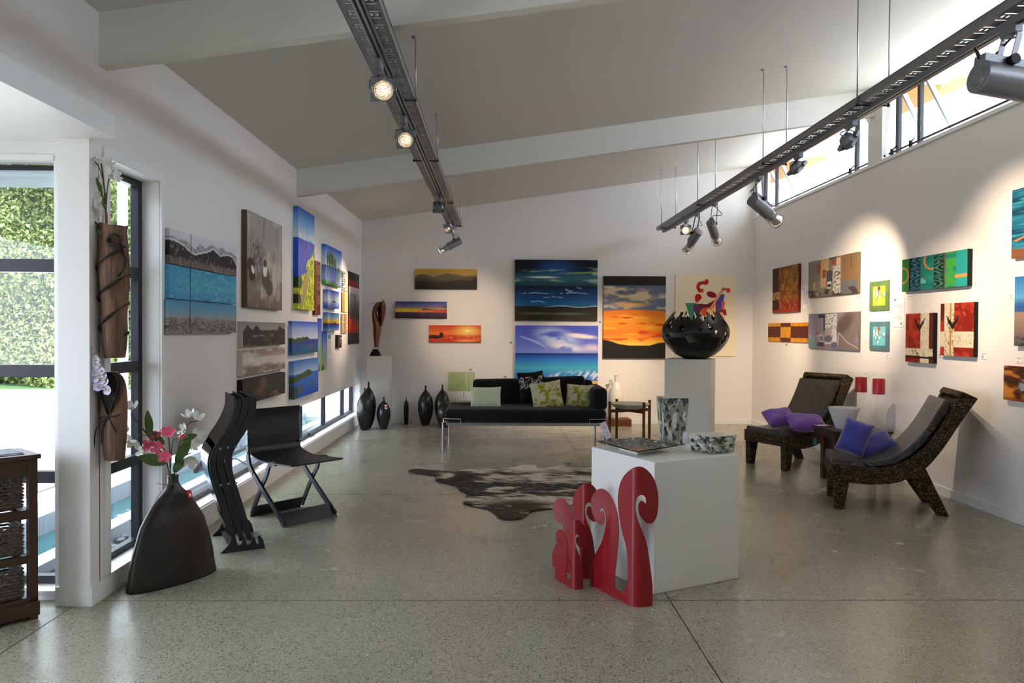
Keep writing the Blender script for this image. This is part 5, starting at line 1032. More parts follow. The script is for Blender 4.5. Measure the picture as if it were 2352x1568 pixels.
def pillow(name, label, M4, w, h, t, m, fn=None, group=None, n=26):
    u = np.linspace(-1, 1, n + 1); UU, VV = np.meshgrid(u, u)
    pin = 1 - .07 * (1 - UU ** 2) * 0; X = UU * w / 2 * (1 - .09 * (1 - VV ** 2) * np.abs(UU) ** 3 * 0 - .06 * (1 - VV ** 2)); Y = VV * h / 2 * (1 - .06 * (1 - UU ** 2))
    Z = t / 2 * (np.clip(1 - UU ** 4, 0, 1) ** .6) * (np.clip(1 - VV ** 4, 0, 1) ** .6) * (1 + .06 * (np.sin(UU * 5 + 1) * np.cos(VV * 4)))
    P = np.stack([X, Y, Z], -1).reshape(-1, 3); Q = P.copy(); Q[:, 2] *= -1
    idx = np.arange((n + 1) ** 2).reshape(n + 1, n + 1); fs = np.stack([idx[:-1, :-1], idx[:-1, 1:], idx[1:, 1:], idx[1:, :-1]], -1).reshape(-1, 4)
    k = MB(); M4 = Matrix(M4); k.add([tuple(M4.to_3x3() @ Vector(p)) for p in P], fs.tolist()); k.add([tuple(M4.to_3x3() @ Vector(p)) for p in Q], (fs[:, ::-1]).tolist())
    if fn:
        I = lin(np.clip(fn((UU + 1) / 2, (1 - VV) / 2), 0, 255).reshape(-1, 3)); k.c = np.concatenate([I, I])
    me_o = k.obj(name, m, None, smooth='all'); me_o.location = M4.translation
    w_ = me_o.modifiers.new('weld', 'WELD'); w_.merge_threshold = .0015
    return tag(me_o, label, 'cushion', group)
def PM(x, y, z, roll=0, lean=.2, yaw=0):   # pillow standing: local x right, local y up, leaning back
    return Matrix.Translation((x, y, z)) @ RZ(yaw) @ RX(pi / 2 - lean) @ RZ(roll)
def c_leaf(U, V):
    I = np.ones(U.shape + (3,)) * C(204, 196, 170); r_ = np.random.default_rng(4)
    for i in range(17):
        x, y, a, s_ = r_.random(), r_.random(), r_.random() * 3, r_.uniform(.08, .13); I = mixc(I, C(140, 150, 30), ell(U, V, x, y, s_, s_ * .55, a, .08))
        I = mixc(I, C(150, 158, 44), ln(U, V, [(x, y), (x + .2 * cos(a * 2), y + .2 * sin(a * 2))], .01))
    for i in range(46):
        x, y, a = r_.random(), r_.random(), r_.random() * 6; I = mixc(I, C(146, 154, 40), ell(U, V, x, y, .05, .018, a, .1))
    return I
def c_band(U, V):
    I = np.ones(U.shape + (3,)) * C(22, 22, 24); sc_ = st(np.abs(fb(U, V, 24, 24, 17, 2) - .5), .075, .05); I = mixc(I, C(206, 204, 198), rect(U, V, .03, .97, .18, .6) * sc_)
    return I
pillow('cushion', 'pale green fluffy cushion at the open end of the black daybed', PM(-.16, 9.72, .578, 0, .25, .05), .40, .29, .13, mat('pale_green_plush', (216, 230, 194), .95, bump=.8, bscale=110, var=.12, sheen=.5))
pillow('cushion', 'green leaf-print cushion, the tilted one of the leaf-print pair in the middle of the daybed', PM(.62, 9.68, .618, .16, .3, -.05), .40, .36, .12, CLOTHP, c_leaf, 'leaf-print cushions')
pillow('cushion', 'green leaf-print cushion against the arm of the daybed', PM(1.04, 9.7, .605, -.04, .25, -.2), .35, .31, .12, CLOTHP, c_leaf, 'leaf-print cushions')
pillow('cushion', 'black cushion with a white scribble band resting on the daybed back', PM(.43, 9.83, .715, .1, .2, 0), .34, .40, .1, CLOTHP, c_band)

# ---- cowhide on the floor
hp = [(410, 345), (500, 330), (600, 340), (720, 350), (850, 355), (1000, 335), (1150, 328), (1300, 322), (1450, 310), (1540, 293), (1640, 297), (1660, 325), (1740, 322), (1860, 300), (1900, 280), (1960, 270), (1975, 285), (1960, 310), (2050, 312), (2180, 305), (2290, 318), (2360, 400), (2330, 500), (2250, 600), (2120, 650), (1960, 690), (1790, 715), (1600, 740), (1540, 790), (1480, 815), (1380, 822), (1290, 805), (1240, 750), (1160, 710), (1000, 680), (940, 655), (950, 610), (990, 570), (900, 530), (880, 495), (760, 465), (670, 440), (680, 400), (600, 385), (480, 370)]
hw = [fl(840 + x * .2381, 1000 + y * .2381) for x, y in hp]; hw = [(p.x, p.y) for p in hw]
hx_ = np.array(hw); gx = np.arange(hx_[:, 0].min(), hx_[:, 0].max(), .022); gy = np.arange(hx_[:, 1].min(), hx_[:, 1].max(), .022)
GX, GY = np.meshgrid(gx, gy); hc = catmull(hw, 3, True); ins = inpoly(GX, GY, hc) > 0
bm, tv_, tf_ = trimesh(hc); vs = [bm.verts.new((p[0], p[1], 0)) for p in tv_]; [bm.faces.new([vs[i] for i in f_]) for f_ in tf_]
for x in gx[1:]: bmesh.ops.bisect_plane(bm, geom=bm.verts[:] + bm.edges[:] + bm.faces[:], plane_co=(x, 0, 0), plane_no=(1, 0, 0))
for y in gy[1:]: bmesh.ops.bisect_plane(bm, geom=bm.verts[:] + bm.edges[:] + bm.faces[:], plane_co=(0, y, 0), plane_no=(0, 1, 0))
k = MB(); bm.verts.index_update(); co = np.array([v.co[:] for v in bm.verts]); fcs = [tuple(v.index for v in f.verts) for f in bm.faces]; bm.free()
X_, Y_ = co[:, 0], co[:, 1]; spine = (Y_ - 6.95) + .05 * X_
n1 = fb(X_ + 5, Y_, 3.4, 5, 3, 5); n2 = fb(X_ + 5, Y_ + X_ * .15, 10, 20, 6, 5); n3 = fb(X_ + 3, Y_, 26, 60, 9, 3)
I = np.ones((len(co), 3)) * C(206, 198, 182); I = mixc(I, C(132, 120, 106), st(n1 * .5 + n2 * .5, .4, .56)); w_ = n1 * .55 + n2 * .3 + n3 * .15 + .11 * np.exp(-(spine / .3) ** 2) + .14 * st(-X_, -.1, .6)
wr_ = st(w_, .53, .6); I = mixc(I, C(58, 50, 42), wr_); I = mixc(I, C(30, 26, 24), st(w_, .6, .68)); I = mixc(I, C(168, 158, 144), st(n3, .6, .7) * .5)
I = mixc(I, C(52, 44, 32), ell(X_, Y_, .16, 5.98, .36, .36, 0, .4) * st(n2 + .3 * n3, .3, .5)); I = mixc(I, C(214, 206, 192), np.clip(ell(X_, Y_, .8, 6.2, .42, .14, .1, .3) + ell(X_, Y_, .45, 7.95, .3, .16, 0, .4), 0, 1) * st(n2, .35, .5)); I = mixc(I, C(56, 46, 38), st(-X_ , .5, .65))
zt_ = .006 + .004 * n1
k.add([(x, y, z) for x, y, z in zip(X_, Y_, zt_)], fcs); k.c = lin(np.clip(I, 0, 255)); ho = k.obj('cowhide_rug', HIDE, None, smooth='all'); sd_ = ho.modifiers.new('solid', 'SOLIDIFY'); sd_.thickness = .005; sd_.offset = -1
tag(ho, 'brown, black and cream cowhide rug spread on the terrazzo floor', 'rug')

# ---- square display box with ceramics
bc = Vector((.8594, 4.1344)); pw, pa, ph = .6231, .4627, .7285
ex = Vector((cos(pa), sin(pa))); ey = Vector((-sin(pa), cos(pa)))
plinth('large white display box in the foreground carrying black and white ceramics', [tuple(bc), tuple(bc + ex * pw), tuple(bc + ex * pw + ey * pw), tuple(bc + ey * pw)], ph)
def c_toile(seed):
    def f(U, V):
        n = fb(U, V, 9, 12, seed, 5); n2 = fb(U, V, 5, 5, seed + 3, 4); I = mixc(np.ones(U.shape + (3,)) * C(206, 206, 192), C(112, 116, 104), st(n2, .4, .6) * .8); I = mixc(I, C(46, 50, 44), st(n, .53, .57) * st(n2, .3, .55)); I = mixc(I, C(150, 152, 140), st(fb(U, V, 26, 26, seed + 7), .55, .6) * .6); I = mixc(I, C(196, 196, 184), ell(U, V, .58, .2, .2, .14, 0, .1) * st(fb(U, V, 14, 14, seed + 1), .38, .46)); I = mixc(I, C(46, 50, 42), ell(U, V, .5, .4, .07, .14) + ell(U, V, .75, .66, .12, .05, .6) + ell(U, V, .74, .68, .12, .04, -.7)); return mixc(I, C(206, 206, 194), ell(U, V, .4, .62, .26, .12, 0, .3) * .8)
    return f
def loft(quads, fn, parent, name='x', inner=None, m=CERP, res=26, caps=(1, 1)):
    """square vessel: list of (4 corners) rings, painted per side"""
    k = MB(); cs = []
    for r in range(len(quads) - 1):
        for e in range(4):
            a, b = Vector(quads[r][e]), Vector(quads[r][(e + 1) % 4]); c, d = Vector(quads[r + 1][e]), Vector(quads[r + 1][(e + 1) % 4])
            u = np.linspace(0, 1, res + 1); UU, VV = np.meshgrid(u, u); I = fn(UU + .37 * e, 1 - VV) if fn else np.ones(UU.shape + (3,)) * C(222, 220, 206)
            vs = [a.lerp(b, x).lerp(c.lerp(d, x), y) for x, y in zip(UU.ravel(), VV.ravel())]; i = np.arange((res + 1) ** 2).reshape(res + 1, res + 1)
            k.add(vs, np.stack([i[:-1, :-1], i[:-1, 1:], i[1:, 1:], i[1:, :-1]], -1).reshape(-1, 4).tolist()); cs.append(lin(np.clip(I, 0, 255)).reshape(-1, 3))
    for q, c_ in zip((quads[0], quads[-1]), caps):
        if not c_: continue
        k.add([Vector(p) for p in q], [(0, 1, 2, 3)]); cs.append(np.tile(lin((222, 220, 206)), (4, 1)))
    k.c = np.concatenate(cs); return k.obj(name, m, parent, world=True)
def sq(c, r, z, a): return [(c[0] + r * cos(a + pi / 4 + i * pi / 2), c[1] + r * sin(a + pi / 4 + i * pi / 2), z) for i in range(4)]
tv_ = thing('square_vase', 'tall tapered square vase with black and white landscape print', 'vase', (1.115, 4.83, ph))
loft([sq((1.115, 4.83), .088, ph + .001, .06), sq((1.115, 4.83), .118, 1.026, .06)], c_toile(12), tv_, 'vase_body', res=44)
loft([sq((1.115, 4.83), .104, 1.0265, .06), sq((1.115, 4.83), .106, 1.028, .06)], lambda U, V: np.ones(U.shape + (3,)) * C(196, 194, 180), tv_, 'vase_mouth', res=2)
sb = thing('square_bowl', 'low square bowl with black and white palm print and cream inside', 'bowl', (1.29, 4.52, ph)); bc2 = (1.285, 4.515); ba = .46
loft([sq(bc2, .123, ph + .004, ba), sq(bc2, .137, .832, ba)], c_toile(30), sb, 'bowl_body', res=36)
loft([sq(bc2, .137, .8325, ba), sq(bc2, .124, .833, ba), sq(bc2, .112, .77, ba)], None, sb, 'bowl_inside', res=3, caps=(0, 1))
pl = thing('square_plate', 'wide square plate with dark grey print on a cream foot', 'plate', (.84, 4.5, ph)); pc = (.84, 4.52); q4 = [Vector(fl(x, y, .775)) for x, y in ((1463, 1036), (1561, 1021), (1470, 1003), (1370, 1012))]
ctr = sum(q4, Vector()) / 4; inq = lambda f, z: [(ctr.x + (p.x - ctr.x) * f, ctr.y + (p.y - ctr.y) * f, z) for p in q4]
loft([inq(.45, ph + .001), inq(.47, ph + .01), inq(1, .769)], None, pl, 'plate_underside', res=4, caps=(1, 0))
def c_pl(U, V):
    n = fb(U * 1.3, V, 5, 9, 41, 5); I = mixc(np.ones(U.shape + (3,)) * C(96, 98, 92), C(30, 32, 30), st(n, .45, .52)); return mixc(I, C(176, 176, 164), st(n, .6, .66))
loft([inq(.02, .748), inq(.5, .748), inq(.999, .7745)], lambda U, V: c_pl(U, V), pl, 'plate_face', res=30, caps=(1, 0))
k = MB()
def c_tagp(U, V):
    I = np.ones(U.shape + (3,)) * C(216, 206, 222); return mixc(I, C(110, 50, 90), st(np.abs(fb(U, V, 9, 14, 44) - .5), .03, .015) * rect(U, V, .15, .85, .08, .92))
def tagcard(label, tl, w, h, lean, yaw, roll):
    M_ = Matrix.Translation(tl) @ RZ(yaw) @ RY(roll) @ RX(lean); U_ = M_.to_3x3() @ Vector((1, 0, 0)); V_ = M_.to_3x3() @ Vector((0, 0, -1)); N_ = M_.to_3x3() @ Vector((0, -1, 0))
    canvas('price_card', label, 'price card', tl, U_, V_, N_, w, h, .002, c_tagp, (226, 222, 228), .004, PAPER)
tagcard('handwritten pink-white card leaning on the back of the square plate', on(1377, 973, 'y', 4.72), .04, .112, 0.15, 0, -.42)
tagcard('small handwritten card between the square vase and the square bowl', on(1569, 992, 'y', 4.63), .028, .066, .0, -.2, .05)

# ---- grey plinth with perforated black bowl
pn = Vector((2.505, 8.9)); a2 = -.42 + pi
e1 = Vector((-.93, .367)); e2 = Vector((.367, .93))
plinth('tall white plinth under the perforated black bowl', [tuple(pn), tuple(pn + e2 * .54), tuple(pn + e2 * .54 + e1 * .54), tuple(pn + e1 * .54)], 1.113)
bw_ = thing('perforated_bowl', 'big round black bowl with ragged rim and holes all over', 'bowl', (2.385, 9.15, 1.114))
nA, nZ = 220, 80; BR = .418; rr2 = np.random.default_rng(21)
def br(t): # t 0 base ..1 rim
    z = t * .575; return z, np.interp(z, [0, .012, .05, .1, .15, .2, .26, .315, .37, .42, .46, .5, .54, .575], [.13, .15, .232, .29, .335, .368, .394, .404, .396, .374, .347, .316, .288, .264])
holes = [(rr2.uniform(0, 2 * pi), rr2.uniform(.25, .9), rr2.uniform(.010, .021), rr2.uniform(.9, 2.2), rr2.uniform(-.6, .6)) for _ in range(85)]
T1, Z1 = np.meshgrid(np.linspace(0, 2 * pi, nA, endpoint=False), np.linspace(0, 1, nZ)); keep = np.ones(T1.shape, bool)
for a, zc_, r, el_, tl in holes:
    da = (T1 - a + pi) % (2 * pi) - pi; dx = da * .4; dz = (Z1 - zc_) * .58; c_, s_ = cos(tl), sin(tl); x_ = dx * c_ + dz * s_; z_ = -dx * s_ + dz * c_
    keep &= ((x_ / r) ** 2 + (z_ / (r * el_)) ** 2) > 1
rim = .86 + .14 * (fb(np.cos(T1) * 3 + 4, np.sin(T1) * 3 + 4, 2.4, 2.4, 5, 2) > .5) * (fb(np.cos(T1) * 9 + 9, np.sin(T1) * 9 + 9, 1.5, 1.5, 8, 2)) * 1.6; keep &= (Z1 < rim + .05 * np.sin(T1 * 17)) 
vs = []
for i in range(nZ):
    z, r = br(i / (nZ - 1))
    for j in range(nA): a = 2 * pi * j / nA; vs.append((r * cos(a), r * sin(a), z))
fs = [(i * nA + j, i * nA + (j + 1) % nA, (i + 1) * nA + (j + 1) % nA, (i + 1) * nA + j) for i in range(nZ - 1) for j in range(nA) if keep[i, j] and keep[i + 1, (j + 1) % nA] and keep[i, (j + 1) % nA] and keep[i + 1, j]]
k = MB(); k.add(vs, fs + [tuple(range(nA))[::-1]]); me_ = k.obj('bowl_shell', mat('black_bronze', (22, 23, 23), .3, bump=.35, bscale=16, spec=.6, metal=.2), bw_, smooth='all')
bm = bmesh.new(); bm.from_mesh(me_.data); bmesh.ops.delete(bm, geom=[v for v in bm.verts if not v.link_faces], context='VERTS')
for _ in range(2): bmesh.ops.smooth_vert(bm, verts=[v for v in bm.verts if v.is_boundary], factor=.5, use_axis_x=True, use_axis_y=True, use_axis_z=True)
bm.to_mesh(me_.data); bm.free(); sd_ = me_.modifiers.new('solid', 'SOLIDIFY'); sd_.thickness = .012; sd_.offset = -1
k = MB(); k.ball((.0, .0, .05), .13, 10, 1, 1, .3); k.obj('pebble_fill', DARKIN, bw_, smooth='all')

# ---- round tray table
TB = mat('teak_leg', (134, 86, 50), .45, var=.25, bump=.1, bscale=40)
rt = thing('tray_table', 'small round tray table with pale dish top and four teak legs', 'table', (1.735, 9.95, 0))
pts = [(1.455, 9.85), (1.875, 9.72), (2.02, 10.08), (1.60, 10.2)]
for x, y in pts:
    k = MB(); k.box(x - 1.735 - .017, x - 1.735 + .017, y - 9.95 - .017, y - 9.95 + .017, 0, .515); k.obj('leg', TB, rt, bevel=.003)
    k = MB(); k.box(x - 1.735 - .018, x - 1.735 + .018, y - 9.95 - .018, y - 9.95 + .018, .5155, .524); k.obj('leg_cap', DARKIN, rt)
for a, b in ((0, 2), (1, 3)):
    k = MB(); k.bar((pts[a][0] - 1.735, pts[a][1] - 9.95, .4), (pts[b][0] - 1.735, pts[b][1] - 9.95, .4), .025, .04); k.obj('cross_rail', TB, rt)
k = MB(); k.lathe([(.001, .422), (.14, .425), (.21, .445), (.258, .485), (.262, .495), (.254, .493), (.2, .462), (.13, .45), (.001, .448)], n=40); k.obj('dish', mat('celadon_dish', (232, 230, 210), .3, var=.05), rt, smooth='all')

# ---- wicker loungers
def wicker_mat():
    m = mat('seagrass_weave', (84, 66, 42), .75, spec=.3); nt, b = tree(m); N = nt.nodes; Lk = nt.links.new; tc = N.new('ShaderNodeTexCoord')
    mp = N.new('ShaderNodeMapping'); Lk(tc.outputs['Object'], mp.inputs[0]); mp.inputs['Scale'].default_value = (24, 24, 34)
    w = N.new('ShaderNodeTexBrick'); w.inputs['Scale'].default_value = 1; w.inputs['Mortar Size'].default_value = .14; w.inputs['Mortar Smooth'].default_value = 1; w.inputs['Brick Width'].default_value = .62; w.inputs['Row Height'].default_value = .5
    cx_ = N.new('ShaderNodeCombineXYZ'); sx_ = N.new('ShaderNodeSeparateXYZ'); Lk(mp.outputs[0], sx_.inputs[0]); ad = N.new('ShaderNodeMath'); Lk(sx_.outputs[0], ad.inputs[0]); Lk(sx_.outputs[1], ad.inputs[1]); Lk(sx_.outputs[2], cx_.inputs[1])
    zm = N.new('ShaderNodeMath'); zm.operation = 'MULTIPLY_ADD'; zm.inputs[1].default_value = .35; Lk(sx_.outputs[2], zm.inputs[0]); Lk(ad.outputs[0], zm.inputs[2]); Lk(zm.outputs[0], cx_.inputs[0])
    dn = N.new('ShaderNodeTexNoise'); dn.inputs['Scale'].default_value = 22; Lk(tc.outputs['Object'], dn.inputs['Vector']); va_ = N.new('ShaderNodeVectorMath'); va_.operation = 'MULTIPLY_ADD'; va_.inputs[1].default_value = (.7, .7, .7); Lk(dn.outputs['Color'], va_.inputs[0]); Lk(cx_.outputs[0], va_.inputs[2])
    Lk(va_.outputs[0], w.inputs['Vector']); w.inputs['Color1'].default_value = (*lin((138, 112, 74)), 1); w.inputs['Color2'].default_value = (*lin((66, 52, 36)), 1); w.inputs['Mortar'].default_value = (*lin((26, 20, 15)), 1)
    n = N.new('ShaderNodeTexNoise'); n.inputs['Scale'].default_value = 70; n.inputs['Detail'].default_value = 3; Lk(tc.outputs['Object'], n.inputs['Vector'])
    r = N.new('ShaderNodeValToRGB'); r.color_ramp.elements[0].position = .4; r.color_ramp.elements[1].position = .62; r.color_ramp.elements[0].color = (.12, .11, .1, 1); Lk(n.outputs['Fac'], r.inputs[0])
    mx = N.new('ShaderNodeMixRGB'); mx.blend_type = 'MULTIPLY'; mx.inputs[0].default_value = .45; Lk(w.outputs['Color'], mx.inputs[1]); Lk(r.outputs[0], mx.inputs[2]); Lk(mx.outputs[0], b.inputs['Base Color'])
    bp = N.new('ShaderNodeBump'); bp.inputs['Strength'].default_value = 1; bp.inputs['Distance'].default_value = .012; Lk(w.outputs['Fac'], bp.inputs['Height']); bp.invert = True; Lk(bp.outputs[0], b.inputs['Normal']); return m
WKR = wicker_mat()
def wrap_mat():
    m = mat('plastic_wrapped_cushion', (34, 30, 27), .35, spec=.4, coat=1, var=.2); nt, b = tree(m); N = nt.nodes; Lk = nt.links.new; b.inputs['Coat Roughness'].default_value = .12
    tc = N.new('ShaderNodeTexCoord'); mp = N.new('ShaderNodeMapping'); mp.inputs['Scale'].default_value = (5, 26, 5); Lk(tc.outputs['Object'], mp.inputs[0]); n = N.new('ShaderNodeTexNoise'); n.inputs['Scale'].default_value = 1.4; n.inputs['Detail'].default_value = 6; n.inputs['Distortion'].default_value = 1.5; Lk(mp.outputs[0], n.inputs['Vector'])
    bp = N.new('ShaderNodeBump'); bp.inputs['Strength'].default_value = 1; bp.inputs['Distance'].default_value = .06; Lk(n.outputs['Fac'], bp.inputs['Height']); Lk(bp.outputs[0], b.inputs['Normal']); Lk(bp.outputs[0], b.inputs['Coat Normal']); return m
WRAP = wrap_mat()
LW = .58
oc = catmull([(-.045, .30), (-.02, .245), (.05, .228), (.221, .217), (.403, .239), (.528, .291), (.642, .377), (.755, .531), (.882, .751), (.995, .935)], 4)
ic = catmull([(-.045, .379), (0, .37), (.127, .35), (.31, .358), (.42, .385), (.52, .435), (.631, .535), (.72, .67), (.80, .81), (.885, .985)], 4)
cp = catmull([(-.05, .39), (.06, .378), (.2, .376), (.33, .392), (.43, .43), (.53, .5), (.62, .6), (.70, .72), (.80, .91)], 5)
def lounger(label, loc, rz):
    t = thing('wicker_lounger', label, 'chair', loc, rz, 'woven loungers by the right wall')
    k = MB(); k.prism(oc + ic[::-1], lambda p: (p[0], 0, p[1]), lambda p: (p[0], .05, p[1])); k.obj('side_frame', WKR, t, bevel=.01, bseg=2)
    k = MB(); k.prism(oc + ic[::-1], lambda p: (p[0], LW - .05, p[1]), lambda p: (p[0], LW, p[1])); k.obj('side_frame', WKR, t, bevel=.01, bseg=2)
    mid = [((a[0] + b[0]) / 2, (a[1] + b[1]) / 2 - .01) for a, b in zip(oc, ic)]
    k = MB(); k.strip(mid, .045, LW - .045, .07); k.obj('seat_shell', WKR, t)
    k = MB(); k.box(-.05, .0, .0, LW, .25, .375); k.obj('front_rail', WKR, t, bevel=.012)
    k = MB(); k.prism([(.955, .9), (1.0, .935), (.885, .99), (.85, .945)], lambda p: (p[0], 0, p[1]), lambda p: (p[0], LW, p[1])); k.obj('top_rail', WKR, t, bevel=.012)
    for y in (.0, LW - .085):
        k = MB(); k.hexa([(-.03, y + .008, 0), (.045, y + .008, 0), (.045, y + .078, 0), (-.03, y + .078, 0), (-.032, y, .25), (.08, y, .235), (.08, y + .085, .235), (-.032, y + .085, .25)]); k.obj('leg', WKR, t, bevel=.01)
        k = MB(); k.hexa([(.726, y + .008, 0), (.81, y + .008, .0), (.81, y + .078, .0), (.726, y + .078, 0), (.52, y, .3), (.635, y, .375), (.635, y + .085, .375), (.52, y + .085, .3)]); k.obj('leg', WKR, t, bevel=.01)
    k = MB(); k.strip(cp, .03, LW - .03, .06); k.obj('cushion_pad', WRAP, t, bevel=.02, bseg=3, smooth=False)
    return t
L2 = lounger('woven lounger nearer the camera, with two blue cushions', (2.78, 6.12, 0), math.atan2(-.30, .953))
L1 = lounger('woven lounger farther back, with two purple cushions', (3.015, 7.80, 0), math.atan2(.45, .89))
k = MB(); k.add([(.05, -.008, .33), (.05, -.008, .25), (.1, -.008, .24), (.1, -.008, .31)], [(0, 1, 2, 3)]); 
tg = MB(); tg.box(-.02, .03, -.012, -.008, .2, .28); tg.xf(Matrix.Translation((.3, 0, .06)) @ RY(.3)); tg.obj('care_tag', mat('blue_label', (70, 130, 150), .5), L1)
PUR = mat('purple_velvet', (112, 68, 158), .8, sheen=.5, var=.15, vscale=5); BLU = mat('blue_velvet', (66, 66, 156), .8, sheen=.5, var=.15, vscale=5)
def flatpillow(label, c, w, h, t, m, eul, g): 
    M_ = Matrix.Translation(c) @ RZ(eul[2]) @ RY(eul[1]) @ RX(eul[0]); return pillow('cushion', label, M_, w, h, t, m, None, g)
def cornerpillow(label, P, w, h, t, m, g, roll, lean, yaw):
    return pillow('cushion', label, PM(P[0], P[1], P[2], roll, lean, yaw), w, h, t, m, None, g)
cornerpillow('purple cushion at the front edge of the far lounger', (3.03, 8.10, .525), .32, .25, .15, PUR, 'purple cushions', .22, 1.0, -.1)
cornerpillow('purple cushion tucked against the side table on the far lounger', (3.25, 7.93, .49), .40, .25, .14, PUR, 'purple cushions', -.08, 1.05, .1)
k = MB(); k.box(-.02, .02, -.006, .006, -.008, .008); q_ = k.obj('cushion_label', mat('cyan_label', (60, 160, 200), .5), None); q_.location = (3.12, 7.91, .478); q_.rotation_euler = (0, -.3, .3); tag(q_, 'tiny cyan cloth label at the edge of the front purple cushion', 'label')
cornerpillow('blue cushion standing on its corner on the near lounger', (3.0, 6.32, .565), .23, .30, .17, BLU, 'blue cushions', -.32, .15, -.5)
cornerpillow('blue cushion lying flat in the seat of the near lounger', (3.215, 6.42, .49), .42, .22, .15, BLU, 'blue cushions', .22, .85, .15)

# ---- dark side table, bowl, glass candle holders
WEN = mat('wenge_wood', (58, 34, 26), .35, var=.3, bump=.05, bscale=50)
stb = thing('side_table', 'dark brown square side table between the two woven loungers', 'table', (3.48, 7.4, 0))
k = MB(); k.box(-.285, .285, -.26, .26, .48, .503); k.obj('table_top', WEN, stb, bevel=.002)
k = MB(); k.box(-.27, .27, -.245, .245, .425, .48); k.obj('apron', WEN, stb)
for x in (-.27, .21):
    for y in (-.245, .02): k = MB(); k.box(x, x + .06, y, y + .06, 0, .425); k.obj('leg', WEN, stb, bevel=.002)
k = MB(); k.box(-.06, .06, -.035, .035, 0, .002); q_ = k.obj('paper_slip', PAPER if False else WHT, None); q_.location = (3.28, 7.6, .504); q_.rotation_euler = (0, 0, .3); tag(q_, 'small white paper slip on the corner of the side table', 'paper')
wbw = thing('white_bowl', 'white flared ceramic bowl on the dark side table', 'bowl', (3.385, 7.36, .504)); k = MB(); k.lathe([(.001, 0), (.07, 0), (.078, .01), (.145, .195), (.147, .205), (.141, .203), (.07, .02), (.001, .016)], n=40); k.obj('bowl_body', mat('white_ceramic', (206, 206, 208), .22, var=.03), wbw, smooth=True)
def clear_glass():
    m = bpy.data.materials.new('clear_glass'); m.use_nodes = True; nt = m.node_tree
    for n in list(nt.nodes): nt.nodes.remove(n)
    out = nt.nodes.new('ShaderNodeOutputMaterial'); t = nt.nodes.new('ShaderNodeBsdfTransparent'); g = nt.nodes.new('ShaderNodeBsdfGlossy'); lw_2 = schlick(nt, .015, .3); mx = nt.nodes.new('ShaderNodeMixShader')
    t.inputs[0].default_value = (.99, 1, .99, 1); g.inputs['Roughness'].default_value = .03
    nt.links.new(lw_2.outputs[0], mx.inputs[0]); nt.links.new(t.outputs[0], mx.inputs[1]); nt.links.new(g.outputs[0], mx.inputs[2]); nt.links.new(mx.outputs[0], out.inputs[0]); return m
CLG = clear_glass(); WAX = mat('red_wax', (176, 22, 40), .35, var=.15, spec=.5)
WAXC = mat('wax_top', (206, 60, 60), .5)
for lab, x, y in (('tall glass candle holder with red candle, right-hand one nearer the camera', 3.722, 7.35), ('tall glass candle holder with red candle, standing behind the white bowl', 3.668, 7.6)):
    h = thing('candle_holder', lab, 'candle holder', (x, y, .504), 0, 'glass candle holders')
    k = MB(); k.lathe([(.001, 0), (.085, .002), (.083, .006), (.02, .014), (.014, .03), (.024, .1), (.034, .3), (.036, .318), (.062, .33), (.069, .36), (.072, .42), (.088, .49), (.135, .543), (.137, .545), (.132, .543), (.085, .49), (.069, .42), (.066, .36), (.06, .335), (.03, .325), (.028, .3), (.018, .1), (.006, .03), (.001, .02)], n=36); k.obj('glass_body', CLG, h, smooth='all')
    k = MB(); k.lathe([(.001, .338), (.055, .338), (.056, .345), (.056, .485), (.052, .49), (.001, .486)], n=30); cnd = k.obj('candle', WAX, h, smooth=True)
    k = MB(); k.tube([(0, 0, .486), (.002, 0, .5)], .0015, 5); k.obj('wick', DARKIN, cnd)

# ---- red koru sculptures : one sheet of steel, folded into a corner
KRED = mat('red_lacquered_steel', (138, 14, 26), .3, var=.12, vscale=3, spec=.5, coat=.3)
Lb = [(-.405, 0), (-.415, .086), (-.369, .171), (-.295, .276), (-.259, .371), (-.257, .421), (-.278, .455), (-.303, .461), (-.325, .44), (-.318, .424), (-.305, .445), (-.284, .441), (-.27, .418), (-.277, .385), (-.302, .366), (-.358, .377), (-.395, .427), (-.402, .49), (-.361, .543), (-.298, .57), (-.225, .553), (-.165, .49), (-.138, .392), (-.15, .248), (-.166, .139), (-.168, .075)]
Rb = [(-.085, .075), (-.057, .118), (-.056, .22), (-.071, .305), (-.117, .396), (-.148, .528), (-.125, .637), (-.054, .71), (.015, .74), (.067, .722), (.111, .666), (.134, .584), (.131, .496), (.113, .45), (.084, .437), (.054, .454), (.025, .489), (.017, .53), (.03, .557), (.046, .559), (.064, .541), (.061, .575), (.039, .591), (.013, .577), (.0, .531), (.012, .47), (.04, .407), (.07, .331), (.09, .215), (.105, .112), (.106, 0)]
kpoly = [(-.405, 0)] + catmull(Lb[1:9], 4) + catmull(Lb[9:], 4) + [(-.168, .055), (-.085, .05)] + catmull(Rb[0:20], 4) + catmull(Rb[20:30], 4) + [(.106, 0)]
